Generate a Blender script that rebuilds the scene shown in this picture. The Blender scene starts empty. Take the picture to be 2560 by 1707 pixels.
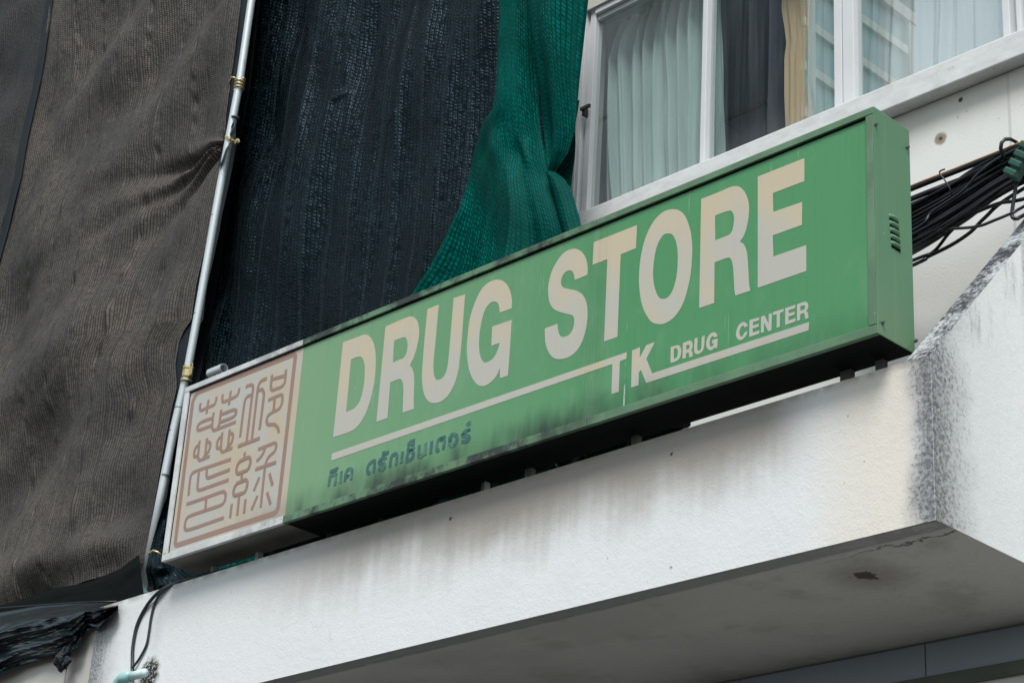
import bpy, bmesh, math, random
from mathutils import Vector, noise
R = math.radians
random.seed(7)
SC = bpy.context.scene
COL = SC.collection

# ------------------------------------------------------------------ camera
CAM = Vector((7.6, -7.0, 1.6))
FPX, PIT, ROL, YAW = 5108.03, 0.433341, 0.0652346, -0.8142943
_F = Vector((math.sin(YAW)*math.cos(PIT), math.cos(YAW)*math.cos(PIT), math.sin(PIT)))
_R0 = Vector((math.cos(YAW), -math.sin(YAW), 0)); _U0 = _R0.cross(_F)
_RT = _R0*math.cos(ROL) + _U0*math.sin(ROL); _UP = _U0*math.cos(ROL) - _R0*math.sin(ROL)
cd = bpy.data.cameras.new('camera'); cam = bpy.data.objects.new('camera', cd); COL.objects.link(cam)
from mathutils import Matrix
cam.matrix_world = Matrix(((_RT.x, _UP.x, -_F.x, CAM.x), (_RT.y, _UP.y, -_F.y, CAM.y), (_RT.z, _UP.z, -_F.z, CAM.z), (0, 0, 0, 1)))
cd.sensor_width = 36.0; cd.lens = FPX/2560*36.0; cd.clip_start = 0.1; cd.clip_end = 600
SC.camera = cam

# ------------------------------------------------------------------ sky, sun, exposure
SUN_EL, SUN_AZ = R(56), R(34)          # azimuth measured from -Y (the street side) towards +X
w = bpy.data.worlds.new('World'); SC.world = w; w.use_nodes = True
nt = w.node_tree; nt.nodes.clear()
sky = nt.nodes.new('ShaderNodeTexSky'); sky.sky_type = 'NISHITA'; sky.sun_disc = False
sky.sun_elevation = SUN_EL; sky.sun_rotation = math.pi - SUN_AZ
sky.air_density = 1.0; sky.dust_density = 1.5; sky.ozone_density = 1.6
bg = nt.nodes.new('ShaderNodeBackground'); bg.inputs['Strength'].default_value = 0.105
wo = nt.nodes.new('ShaderNodeOutputWorld')
hs = nt.nodes.new('ShaderNodeHueSaturation'); hs.inputs['Saturation'].default_value = 0.50; hs.inputs['Hue'].default_value = 0.455   # cloudy sky: paler than a clear one
nt.links.new(sky.outputs[0], hs.inputs['Color']); nt.links.new(hs.outputs[0], bg.inputs[0]); nt.links.new(bg.outputs[0], wo.inputs[0])
ld = bpy.data.lights.new('sun', 'SUN'); ld.energy = 2.2; ld.angle = R(22); ld.color = (1.0, 0.985, 0.96)
lo = bpy.data.objects.new('sun', ld); COL.objects.link(lo)
sd = Vector((math.sin(SUN_AZ)*math.cos(SUN_EL), -math.cos(SUN_AZ)*math.cos(SUN_EL), math.sin(SUN_EL)))
lo.rotation_euler = sd.to_track_quat('Z', 'Y').to_euler(); lo.location = (6, -12, 20)
SC.view_settings.view_transform = 'Standard'; SC.view_settings.look = 'None'
SC.view_settings.exposure = 0.55; SC.view_settings.gamma = 1.0
SC.render.engine = 'CYCLES'

# ------------------------------------------------------------------ measuring helpers: rays of the calibrated camera met with the real planes
def ray(px, py): return _F + _RT*((px-1280)/FPX) - _UP*((py-853.5)/FPX)
def P(px, py, Y): d = ray(px, py); return CAM + d*((Y-CAM.y)/d.y)
def PX(px, py, X): d = ray(px, py); return CAM + d*((X-CAM.x)/d.x)
def PZ(px, py, Z): d = ray(px, py); return CAM + d*((Z-CAM.z)/d.z)

def tag(o, label=None, cat=None, group=None, kind=None):
    if label: o['label'] = label
    if cat: o['category'] = cat
    if group: o['group'] = group
    if kind: o['kind'] = kind
    return o
def thing(name, loc, label, cat, group=None):
    o = bpy.data.objects.new(name, None); o.empty_display_size = .1; COL.objects.link(o); o.location = loc
    return tag(o, label, cat, group)

class MB:
    """collects geometry in world coordinates"""
    def __init__(s): s.v = []; s.f = []; s.uv = {}; s.mi = []
    def face(s, pts, mi=0):
        b = len(s.v); s.v += [Vector(p) for p in pts]; s.f.append(list(range(b, b+len(pts)))); s.mi.append(mi)
    def box(s, a, b, mi=0):
        x0, y0, z0 = a; x1, y1, z1 = b; k = len(s.v)
        s.v += [Vector(p) for p in ((x0,y0,z0),(x1,y0,z0),(x1,y1,z0),(x0,y1,z0),(x0,y0,z1),(x1,y0,z1),(x1,y1,z1),(x0,y1,z1))]
        for q in ((0,3,2,1),(4,5,6,7),(0,1,5,4),(1,2,6,5),(2,3,7,6),(3,0,4,7)): s.f.append([k+i for i in q]); s.mi.append(mi)
    def tube(s, path, r, seg=10, cap=True, mi=0):
        path = [Vector(p) for p in path]; n = len(path); rings = []
        rr = r if isinstance(r, (list, tuple)) else [r]*n
        t0 = (path[1]-path[0]).normalized(); ref = Vector((0,0,1)) if abs(t0.z) < .9 else Vector((1,0,0))
        a = t0.cross(ref).normalized()
        for i, p in enumerate(path):
            t = (path[min(i+1,n-1)]-path[max(i-1,0)]).normalized()
            a = (a - t*a.dot(t)).normalized(); b = t.cross(a)
            k = len(s.v); rings.append(k)
            for j in range(seg):
                an = 2*math.pi*j/seg; s.v.append(p + (a*math.cos(an)+b*math.sin(an))*rr[i])
        for i in range(n-1):
            for j in range(seg):
                s.f.append([rings[i]+j, rings[i]+(j+1)%seg, rings[i+1]+(j+1)%seg, rings[i+1]+j]); s.mi.append(mi)
        if cap:
            s.f.append([rings[0]+j for j in range(seg)][::-1]); s.f.append([rings[-1]+j for j in range(seg)]); s.mi += [mi, mi]
    def grid(s, fn, nu, nv, uvfn=None, mi=0):
        k = len(s.v)
        for j in range(nv+1):
            for i in range(nu+1):
                u, v = i/nu, j/nv; s.v.append(Vector(fn(u, v)))
                if uvfn: s.uv[len(s.v)-1] = uvfn(u, v)
        for j in range(nv):
            for i in range(nu):
                q = k+j*(nu+1)+i; s.f.append([q, q+nu+1, q+nu+2, q+1]); s.mi.append(mi)
    def prism(s, poly, fa, fb, mi=0):
        """poly of points; fa/fb map a point to its near and far copy"""
        A = [Vector(fa(p)) for p in poly]; B = [Vector(fb(p)) for p in poly]; n = len(poly)
        k = len(s.v); s.v += A+B
        s.f.append(list(range(k, k+n))); s.f.append([k+n+i for i in range(n)][::-1]); s.mi += [mi, mi]
        for i in range(n): s.f.append([k+i, k+n+i, k+n+(i+1)%n, k+(i+1)%n]); s.mi.append(mi)
    def build(s, name, mat, parent=None, smooth=False, origin=None, bevel=0):
        me = bpy.data.meshes.new(name)
        if origin is None: origin = parent_origin(parent)
        o0 = Vector(origin)
        me.from_pydata([v-o0 for v in s.v], [], s.f)
        for m in (mat if isinstance(mat, (list, tuple)) else [mat]): me.materials.append(m)
        me.polygons.foreach_set('material_index', s.mi)
        if s.uv:
            uvl = me.uv_layers.new(name='uv')
            for lp in me.loops: uvl.data[lp.index].uv = s.uv.get(lp.vertex_index, (0, 0))
        bm = bmesh.new(); bm.from_mesh(me)
        if not s.uv: bmesh.ops.recalc_face_normals(bm, faces=bm.faces)
        bm.to_mesh(me); bm.free()
        if smooth: me.polygons.foreach_set('use_smooth', [True]*len(me.polygons))
        me.update()
        ob = bpy.data.objects.new(name, me); COL.objects.link(ob)
        if parent: ob.parent = parent
        else: ob.location = o0
        if bevel:
            md = ob.modifiers.new('bevel', 'BEVEL'); md.width = bevel; md.segments = 2; md.limit_method = 'ANGLE'
        return ob
def parent_origin(p):
    o = Vector((0, 0, 0))
    while p: o += p.location; p = p.parent
    return o

def crom(pts, n=8, closed=True):
    """points (x,y) smooth or (x,y,1) corner -> dense polyline"""
    N = len(pts); out = []
    def T(i, side):
        p = pts[i]
        if len(p) > 2:
            j = (i+1) % N if side else (i-1) % N
            return ((pts[j][0]-p[0])*(1 if side else -1), (pts[j][1]-p[1])*(1 if side else -1))
        a, b = pts[(i-1) % N], pts[(i+1) % N]
        if not closed and i == 0: a = p
        if not closed and i == N-1: b = p
        return ((b[0]-a[0])/2, (b[1]-a[1])/2)
    for i in range(N if closed else N-1):
        p, q = pts[i], pts[(i+1) % N]
        if len(p) > 2 and len(q) > 2: out.append((p[0], p[1])); continue
        a, b = T(i, 1), T((i+1) % N, 0)
        L = math.hypot(q[0]-p[0], q[1]-p[1])
        def lim(t):
            l = math.hypot(*t); return t if l <= 1.2*L or l == 0 else (t[0]*1.2*L/l, t[1]*1.2*L/l)
        a, b = lim(a), lim(b)
        for k in range(n):
            t = k/n; h1 = 2*t**3-3*t*t+1; h2 = t**3-2*t*t+t; h3 = -2*t**3+3*t*t; h4 = t**3-t*t
            out.append((h1*p[0]+h2*a[0]+h3*q[0]+h4*b[0], h1*p[1]+h2*a[1]+h3*q[1]+h4*b[1]))
    if not closed: out.append((pts[-1][0], pts[-1][1]))
    return out

# ------------------------------------------------------------------ materials
class Mat:
    def __init__(s, name, rough=.7, spec=.3, metal=0):
        s.m = bpy.data.materials.new(name); s.m.use_nodes = True; s.t = s.m.node_tree
        s.b = s.t.nodes['Principled BSDF']; s.b.inputs['Roughness'].default_value = rough
        s.b.inputs['Specular IOR Level'].default_value = spec; s.b.inputs['Metallic'].default_value = metal
        g = s.t.nodes.new('ShaderNodeNewGeometry'); s.pos = g.outputs['Position']; s.nor = g.outputs['True Normal']
        sp = s.t.nodes.new('ShaderNodeSeparateXYZ'); s.L(s.pos, sp.inputs[0]); s.x, s.y, s.z = sp.outputs
        s.uvo = None
    def L(s, a, b):
        if isinstance(a, bpy.types.NodeSocket): s.t.links.new(a, b)
        else:
            if isinstance(a, (tuple, list)) and len(a) == 3 and b.type == 'RGBA': a = (*a, 1)
            b.default_value = a
    def uv(s):
        if not s.uvo:
            n = s.t.nodes.new('ShaderNodeUVMap'); s.uvo = n.outputs[0]
        return s.uvo
    def math(s, op, a, b=0, clamp=False):
        n = s.t.nodes.new('ShaderNodeMath'); n.operation = op; n.use_clamp = clamp; s.L(a, n.inputs[0]); s.L(b, n.inputs[1]); return n.outputs[0]
    def mul(s, a, b): return s.math('MULTIPLY', a, b)
    def add(s, a, b): return s.math('ADD', a, b)
    def mr(s, v, a, b, c=0, d=1, smooth=True):
        n = s.t.nodes.new('ShaderNodeMapRange'); n.interpolation_type = 'SMOOTHSTEP' if smooth else 'LINEAR'
        for i, q in enumerate((v, a, b, c, d)): s.L(q, n.inputs[i])
        return n.outputs[0]
    def scl(s, v, k):
        n = s.t.nodes.new('ShaderNodeVectorMath'); n.operation = 'MULTIPLY'; s.L(v, n.inputs[0]); s.L(Vector(k), n.inputs[1]); return n.outputs[0]
    def noise(s, scale=5, detail=4, rough=.55, k=None, v=None):
        n = s.t.nodes.new('ShaderNodeTexNoise'); n.inputs['Scale'].default_value = scale; n.inputs['Detail'].default_value = detail; n.inputs['Roughness'].default_value = rough
        v = v if v is not None else s.pos
        s.L(s.scl(v, k) if k else v, n.inputs['Vector']); return n.outputs['Fac']
    def voro(s, scale, v=None):
        n = s.t.nodes.new('ShaderNodeTexVoronoi'); n.inputs['Scale'].default_value = scale; s.L(v if v is not None else s.pos, n.inputs['Vector']); return n.outputs['Distance']
    def cracks(s, scale, w0, w1, v=None):
        n = s.t.nodes.new('ShaderNodeTexVoronoi'); n.feature = 'DISTANCE_TO_EDGE'; n.inputs['Scale'].default_value = scale
        va = s.t.nodes.new('ShaderNodeVectorMath'); va.operation = 'MULTIPLY_ADD'; nn = s.t.nodes.new('ShaderNodeTexNoise'); nn.inputs['Scale'].default_value = 5; nn.inputs['Detail'].default_value = 4; s.L(s.pos, nn.inputs['Vector'])
        s.L(nn.outputs['Color'], va.inputs[0]); va.inputs[1].default_value = (.3, .3, .3); s.L(s.pos, va.inputs[2]); s.L(va.outputs[0], n.inputs['Vector'])
        return s.mr(n.outputs['Distance'], w0, w1, 1, 0)
    def mix(s, f, a, b, mode='MIX'):
        n = s.t.nodes.new('ShaderNodeMix'); n.data_type = 'RGBA'; n.blend_type = mode; n.clamp_factor = True
        s.L(f, n.inputs[0]); s.L(a, n.inputs[6]); s.L(b, n.inputs[7]); return n.outputs[2]
    def near(s, p, r0, r1, amt=0):
        """mask: 1 inside r0 of point p, 0 outside r1"""
        n = s.t.nodes.new('ShaderNodeVectorMath'); n.operation = 'DISTANCE'; s.L(s.pos, n.inputs[0]); n.inputs[1].default_value = p
        d = n.outputs['Value']
        if amt: d = s.add(d, s.mul(s.math('SUBTRACT', s.noise(25, 4), .5), amt))
        return s.mr(d, r0, r1, 1, 0)
    def bump(s, h, strength=.3, dist=.01, prev=None):
        n = s.t.nodes.new('ShaderNodeBump'); n.inputs['Strength'].default_value = strength; n.inputs['Distance'].default_value = dist
        s.L(h, n.inputs['Height'])
        if prev is not None: s.L(prev, n.inputs['Normal'])
        return n.outputs[0]
    def out(s, col=None, nrm=None, rough=None):
        if col is not None: s.L(col, s.b.inputs['Base Color'])
        if nrm is not None: s.L(nrm, s.b.inputs['Normal'])
        if rough is not None: s.L(rough, s.b.inputs['Roughness'])
        return s.m

def plain(name, c, rough=.6, spec=.3, metal=0, var=.25, scale=8, bump=0):
    M = Mat(name, rough, spec, metal)
    f = M.noise(scale, 5)
    col = M.mix(f, tuple(q*(1-var) for q in c), tuple(min(1, q*(1+var)) for q in c))
    return M.out(col, M.bump(M.noise(scale*8, 3), bump, .005) if bump else None)

ZT, ZB = 5.478, 4.695                 # parapet top and bottom
XG0, XG1 = 2.763, 2.90                # canopy side wall: inner and outer face
YW = 1.45                             # facade wall
def X0(px, py, Y=0.0): return P(px, py, Y).x

def m_stucco():
    M = Mat('white_stucco', .85, .2)
    streak = M.noise(1.0, 5, .6, k=(9, 9, .55)); big = M.noise(1.6, 4); fine = M.noise(38, 5, .65)
    base = M.mix(big, (.74, .76, .76), (.84, .85, .845))
    # cream weathering near the right end
    xn_ = M.add(M.x, M.mul(M.math('SUBTRACT', M.noise(2.2, 4), .5), .35))
    cr = M.mul(M.mr(xn_, X0(1960, 1000), X0(2190, 1000)), M.mr(M.x, X0(2260, 1000), X0(2310, 1000), 1, 0))
    base = M.mix(M.mul(cr, .8), base, (.80, .74, .64))
    # soot streaks below the sign, with the sign's shade painted in
    h = M.add(M.mr(M.z, ZT-.70, ZT-.02, 0, 1, False), M.mul(M.math('SUBTRACT', streak, .5), .38))
    h = M.add(h, M.mul(M.math('SUBTRACT', big, .5), .75))
    xr = M.mul(M.mr(M.x, X0(560, 1400), X0(980, 1290)), M.mr(M.x, X0(1900, 1000), X0(2060, 960), 1, 0))
    soot = M.mul(M.mr(h, .22, .92), M.add(M.mul(xr, .84), .12))
    base = M.mix(M.mul(M.mul(soot, M.mr(M.x, XG1-.006, XG1-.001, 1, 0)), .9), base, (.30, .265, .225))
    front = M.mr(M.x, XG1-.006, XG1-.001, 1, 0)
    rim = M.mul(front, M.mul(M.mr(M.z, ZT-.05, ZT), M.mr(M.noise(9, 4), .35, .6)))
    base = M.mix(M.mul(rim, .55), base, (.26, .22, .18))
    runs = M.mul(M.mr(streak, .60, .74), M.mr(M.z, ZT-.7, ZT-.05))
    base = M.mix(M.mul(runs, .13), base, (.38, .38, .37))
    # black mould at the right corner (front and return) and at the left end
    n1 = M.noise(48, 6, .75); n2 = M.noise(3.5, 4, .6)
    dx = M.math('SUBTRACT', XG1, M.x)
    cx = M.add(dx, M.mul(M.math('SUBTRACT', n2, .5), .26))
    sideface = M.mr(M.x, XG1-.006, XG1-.001)
    mf = M.mul(M.mr(cx, .01, .235, 1, 0), M.math('SUBTRACT', 1, sideface))
    ys = M.add(M.y, M.mul(M.math('SUBTRACT', n2, .5), .25))
    ms = M.mul(M.math('MAXIMUM', M.mr(ys, -.05, .55, .95, 0), M.mr(ys, .1, 1.3, .30, .05)), sideface)
    slope = M.math('SUBTRACT', M.z, M.add(M.mul(M.y, 1.105), ZT))      # 0 at the sloping edge, negative below
    ms2 = M.mul(M.mul(M.mr(slope, -1.1, -.02), M.mr(M.noise(1.0, 5, .65, k=(1, 5.5, 1.3)), .40, .66)), M.mul(sideface, .62))
    left = M.mr(M.add(M.x, M.mul(M.math('SUBTRACT', n2, .5), .25)), X0(232, 1600), X0(330, 1600), .9, 0)
    cab = M.mul(M.mr(M.math('ABSOLUTE', M.math('SUBTRACT', M.x, X0(395, 1560))), .0, .16, .42, 0), M.mr(M.z, ZT-.7, ZT-.1, .4, 1))
    mm = M.math('MAXIMUM', M.math('MAXIMUM', M.mul(mf, .95), ms), M.math('MAXIMUM', ms2, M.math('MAXIMUM', left, cab)))
    mould = M.mr(M.add(M.mul(mm, .85), M.mul(M.math('SUBTRACT', n1, .5), 2.2)), .40, 1.05)
    base = M.mix(M.mul(M.mr(mm, .05, .95), .66), base, (.25, .255, .26))
    base = M.mix(M.mul(mould, .8), base, (.05, .052, .056))
    hair = M.mul(M.cracks(.75, .001, .003), M.mr(M.noise(.9, 2), .56, .62))
    base = M.mix(M.mul(hair, .25), base, (.25, .24, .23))
    # specks and two scars
    sp = M.mul(M.mr(M.voro(9), .03, .07, 1, 0), M.mr(M.noise(2.3, 2), .5, .6))
    base = M.mix(M.mul(sp, .55), base, (.18, .17, .15))
    pits = M.mr(n1, .26, .34, .5, 0)
    base = M.mix(M.mul(pits, .35), base, (.30, .29, .28))
    scar = M.near(P(372, 1685, 0), .07, .13, .10)
    base = M.mix(M.mul(scar, M.mr(n1, .36, .5)), base, (.03, .027, .024))
    for q in ((1125, 1298), (1680, 1135), (1677, 1418), (2450, 960)):
        base = M.mix(M.near(P(*q, 0), .002, .016, .05), base, (.05, .05, .05))
    nb = M.bump(M.noise(80, 5, .7), .25, .012); nb = M.bump(M.noise(22, 3), .10, .02, nb); nb = M.bump(M.noise(3.0, 3), .12, .03, nb)
    return M.out(base, nb)
def m_coping():
    M = Mat('mouldy_coping', .9, .2)
    n = M.noise(36, 6, .8); n2 = M.noise(5, 3)
    f = M.mr(M.add(n, M.mul(M.math('SUBTRACT', n2, .5), .5)), .42, .62)
    return M.out(M.mix(f, (.05, .054, .062), (.48, .50, .52)), M.bump(n, .5, .02))
def m_soffit():
    M = Mat('soffit_render', .85, .2)
    n = M.noise(1.0, 6, .6, k=(.8, 1.4, 1)); f = M.noise(40, 3)
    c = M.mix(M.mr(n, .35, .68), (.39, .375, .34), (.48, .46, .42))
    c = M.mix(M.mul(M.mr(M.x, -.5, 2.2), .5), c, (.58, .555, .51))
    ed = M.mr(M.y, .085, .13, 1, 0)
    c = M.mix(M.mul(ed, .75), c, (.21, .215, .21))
    ln = M.mr(M.math('ABSOLUTE', M.math('SUBTRACT', M.y, M.add(.118, M.mul(M.math('SUBTRACT', M.noise(9, 4), .5), .02)))), .002, .009, .6, 0)
    c = M.mix(M.mul(ln, M.mr(M.noise(3, 4), .35, .6)), c, (.42, .43, .42))
    near_c = M.mr(M.x, 1.9, 2.85); wear = M.mul(M.mr(M.noise(7, 6, .7), .44, .56), M.mul(near_c, M.mr(M.y, .1, .42, 1, 0)))
    c = M.mix(M.mul(wear, .5), c, (.46, .44, .42))
    crk = M.mr(M.math('ABSOLUTE', M.math('SUBTRACT', M.y, M.add(.17, M.mul(M.math('SUBTRACT', M.noise(6, 5, .7), .5), .22)))), .004, .012, 1, 0)
    c = M.mix(M.mul(M.mul(crk, near_c), .85), c, (.03, .03, .03))
    c = M.mix(M.mr(M.y, 1.36, YW, 0, .15), c, (.5, .48, .42))
    hair = M.mul(M.cracks(1.1, .001, .003), M.mul(M.mr(M.noise(1.1, 2), .5, .6), M.mr(M.x, 1.0, 2.6))); c = M.mix(M.mul(hair, .35), c, (.10, .09, .08))
    blot = M.mr(M.noise(2.6, 5, .6), .52, .70); c = M.mix(M.mul(blot, .35), c, (.24, .215, .18))
    h = M.near(PZ(2165, 1437, ZB), .045, .06, .16)
    c = M.mix(h, c, (.012, .012, .012))
    halo = M.near(PZ(2175, 1437, ZB), .05, .30, .12); c = M.mix(M.mul(halo, .5), c, (.16, .13, .10))
    return M.out(c, M.bump(M.noise(20, 5), .25, .02))
def m_wall():
    M = Mat('cream_plaster_wall', .8, .25)
    c = M.mix(M.noise(1.5, 4, k=(1, 1, .4)), (.70, .70, .67), (.80, .80, .77))
    und = M.mul(M.mr(M.add(M.z, M.mul(M.math('SUBTRACT', M.noise(2, 5, k=(3, 3, .7)), .5), .3)), 7.45, 7.84), .8)
    c = M.mix(M.mul(und, .6), c, (.42, .385, .33))
    n = M.noise(24, 4, .7); sp = M.mul(M.mr(n, .66, .72), M.mr(M.z, 6.9, 7.9, .15, 1))
    c = M.mix(M.mul(sp, .7), c, (.22, .20, .17))
    h = P(2352, 347, YW); c = M.mix(M.near(h, .028, .05, .03), c, (.30, .26, .2)); c = M.mix(M.near(h, .005, .02, .02), c, (.05, .04, .03))
    c = M.mix(M.near(P(2402, 250, YW), .006, .02, .02), c, (.08, .07, .05))
    jx = X0(2524, 300, YW); j = M.mr(M.math('ABSOLUTE', M.math('SUBTRACT', M.x, jx)), .006, .012, 1, 0)
    c = M.mix(M.mul(j, .5), c, (.45, .44, .42))
    return M.out(c, M.bump(M.noise(60, 3), .12, .01))
def m_sill():
    M = Mat('painted_sill', .7, .3)
    n = M.noise(6, 6, .65, k=(1, 1, 2)); c = M.mix(M.mr(n, .3, .7), (.60, .60, .595), (.72, .73, .73))
    c = M.mix(M.mr(M.noise(20, 5, .7), .62, .72, 0, .6), c, (.25, .24, .22))
    return M.out(c, M.bump(n, .2, .01))
SY = -.15; XL, XR = -2.704, 2.714; SZT, SZB = 6.763, 5.577; SD = .285
PY = SY+.016                           # sign face, set back in its frame
XSEAL = P(743, 1020, PY).x
def grime(M, c, amt=1.0):
    streak = M.noise(1.0, 5, .65, k=(40, 1, .5)); n = M.noise(2.0, 4)
    low = M.mr(M.add(M.z, M.mul(M.math('SUBTRACT', M.noise(1.0, 5, .6, k=(11, 1, 1.2)), .5), .20)), SZB+.02, SZB+.235, 1, 0)
    low = M.mul(low, M.mr(M.noise(1.0, 3, k=(3.5, 1, 1.2)), .36, .6, .35, 1))
    xr = M.mul(M.mr(M.x, XSEAL-.65, XSEAL+.2), M.mr(M.x, X0(1430, 1000, SY), X0(1900, 900, SY), 1, .35))
    c = M.mix(M.mul(M.mul(low, xr), .93*amt), c, (.018, .028, .022))
    # soot running from the middle joint
    jx = X0(1480, 800, SY); j = M.mr(M.math('ABSOLUTE', M.math('SUBTRACT', M.x, jx)), .0, .14, 1, 0)
    c = M.mix(M.mul(M.mul(j, M.mr(M.noise(1.0, 3, k=(60, 1, .5)), .3, .65)), .26*amt), c, (.06, .09, .07))
    c = M.mix(M.mul(M.mr(streak, .55, .75), .16*amt), c, (.10, .13, .10))
    dots = M.mul(M.mr(M.voro(5.5), .012, .024, 1, 0), M.mr(n, .48, .6))
    return M.mix(M.mul(dots, .7*amt), c, (.02, .025, .02))
def m_green_face():
    M = Mat('faded_green_vinyl', .38, .45)
    fx = M.add(M.mr(M.x, XSEAL, 1.2, 0, 1, False), M.mul(M.math('SUBTRACT', M.noise(.9, 3), .5), .25))
    c = M.mix(fx, (.195, .350, .190), (.066, .265, .102))
    v = M.noise(1.0, 4, .6, k=(30, 1, .6)); c = M.mix(M.mul(v, .16), c, (.26, .44, .28))
    drip = M.mul(M.mr(M.math('ABSOLUTE', M.math('SUBTRACT', M.x, X0(1564, 900, PY))), .002, .006, 1, 0), M.mul(M.mr(M.z, SZB+.1, SZB+.62, 1, .0), M.mr(M.noise(1, 4, .8, k=(80, 1, 9)), .46, .58)))
    c = M.mix(M.mul(drip, .8), grime(M, c), (.6, .7, .62))
    c = M.mix(M.mul(M.mr(M.voro(3.2), .008, .014, 1, 0), .8), c, (.6, .72, .62))
    cl = M.noise(3.2, 5, .65, k=(1.6, 1, .8)); c = M.mix(M.mul(M.mr(cl, .5, .72), .16), c, (.30, .42, .28))
    scr = M.mul(M.mr(M.noise(1.0, 2, .5, k=(90, 1, 2.5)), .70, .74), M.mr(M.noise(2.4, 2), .52, .6)); c = M.mix(M.mul(scr, .35), c, (.45, .55, .42))
    return M.out(c, M.bump(M.noise(2.5, 3), .08, .02))
def m_cream_face():
    M = Mat('yellowed_cream_acrylic', .35, .45)
    n = M.noise(2.4, 4, .6)
    c = M.mix(M.mr(n, .40, .66), (.48, .47, .43), (.52, .44, .32))
    return M.out(grime(M, c, .75), M.bump(M.noise(2.5, 3), .06, .02))
def m_letter():
    M = Mat('yellowed_letter_face', .4, .4)
    n = M.noise(1.7, 4, .6); up = M.mr(M.z, SZB+.45, SZT-.1, 0, .22)
    f = M.mr(M.add(n, up), .50, .74)
    c = M.mix(f, (.50, .485, .425), (.57, .49, .35))
    s = M.noise(1.0, 4, .6, k=(34, 1, .8)); c = M.mix(M.mul(M.mr(s, .5, .75), .12), c, (.40, .40, .38))
    return M.out(grime(M, c, .45))
def m_seal():
    M = Mat('faded_brown_vinyl', .45, .4)
    c = M.mix(M.noise(2.2, 4), (.27, .175, .14), (.36, .23, .18)); return M.out(c)
def m_thai():
    M = Mat('faded_teal_vinyl', .45, .4)
    c = M.mix(M.noise(5, 4), (.04, .115, .112), (.07, .165, .16))
    c = M.mix(M.mul(M.mr(M.noise(14, 4, .6), .48, .60), .65), c, (.10, .27, .16))
    return M.out(grime(M, c, .4))
def m_frame(name, a, b, dirt=.6):
    M = Mat(name, .45, .45)
    n = M.noise(5, 6, .7); c = M.mix(M.noise(2, 3), a, b)
    mid = M.mul(M.mr(M.x, -2.2, -1.6), M.mr(M.x, .2, 1.4, 1, 0))
    c = M.mix(M.mul(M.mr(n, .38, .62), M.add(.25, M.mul(mid, dirt))), c, (.035, .045, .038))
    c = M.mix(M.mr(M.noise(26, 5, .75), .66, .72, 0, .7), c, (.55, .57, .54))
    return M.out(c, M.bump(n, .12, .01))
def m_cap():
    M = Mat('green_painted_steel', .42, .45)
    c = M.mix(M.noise(1.3, 3), (.075, .20, .105), (.105, .245, .135))
    st = M.noise(1.0, 4, .6, k=(1, 16, .5)); c = M.mix(M.mul(M.mr(st, .5, .72), .30), c, (.19, .28, .16))
    c = M.mix(M.mul(M.mr(M.z, SZB, SZB+.3, 1, 0), .35), c, (.17, .25, .13))
    c = M.mix(M.mul(M.mr(M.voro(9), .02, .035, 1, 0), .7), c, (.6, .65, .6))
    return M.out(c, M.bump(M.noise(3, 3), .1, .02))

def m_net(name, thread, thread2, hole, ribcol, rough, spec, pu=.034, pv=.024, rib=.24, ribw=.018, bumpd=.006, slant=.5, gl=(.25, .75, .25, 1.25), tint=None):
    M = Mat(name, rough, spec)
    if tint: M.b.inputs['Specular Tint'].default_value = (*tint, 1)
    uv = M.uv()
    jit = M.t.nodes.new('ShaderNodeTexNoise'); jit.inputs['Scale'].default_value = 9; jit.inputs['Detail'].default_value = 3; M.L(uv, jit.inputs['Vector'])
    va = M.t.nodes.new('ShaderNodeVectorMath'); va.operation = 'MULTIPLY_ADD'; M.L(jit.outputs['Color'], va.inputs[0]); va.inputs[1].default_value = (.008, .03, 0); M.L(uv, va.inputs[2])
    sp = M.t.nodes.new('ShaderNodeSeparateXYZ'); M.L(va.outputs[0], sp.inputs[0]); U, V = sp.outputs[0], sp.outputs[1]
    ph = M.math('FRACT', M.math('DIVIDE', U, pu)); ci = M.math('FLOOR', M.math('DIVIDE', U, pu))
    off = M.math('FRACT', M.mul(M.math('SINE', M.mul(ci, 12.9898)), 43758.5))
    pvh = M.math('FRACT', M.add(M.math('DIVIDE', V, pv), M.add(off, M.mul(ph, slant))))
    ri = M.math('SUBTRACT', 1, M.math('ABSOLUTE', M.math('SUBTRACT', M.mul(ph, 2), 1)))
    rv = M.math('SUBTRACT', 1, M.math('ABSOLUTE', M.math('SUBTRACT', M.mul(pvh, 2), 1)))
    wv = M.mul(M.mr(ri, .08, .55), M.mr(rv, .0, .7, .25, 1))
    rnd = M.noise(1, 3, .7, k=(1/pu*.8, 1/pv*.5, 1), v=uv)
    wv2 = M.mul(wv, M.mr(rnd, *gl))
    rr = M.math('ABSOLUTE', M.math('SUBTRACT', M.math('FRACT', M.add(M.math('DIVIDE', U, rib), M.mul(M.noise(.7, 2, v=uv), .4))), .5))
    rm = M.mr(rr, ribw/rib*.35, ribw/rib*.7, 1, 0)
    tcol = M.mix(M.mr(M.noise(.9, 3, v=uv), .35, .65), thread, thread2)
    c = M.mix(wv2, hole, tcol); c = M.mix(M.mul(rm, .7), c, ribcol)
    hh = M.add(wv2, M.mul(rm, .4))
    nb = M.bump(hh, .6, bumpd)
    return M.out(c, nb)
def m_tarp():
    M = Mat('black_plastic_sheet', .22, .6)
    return M.out(M.mix(M.noise(3, 4), (.004, .008, .011), (.008, .014, .018)), M.bump(M.noise(5, 3, .5), .18, .02))
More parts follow.
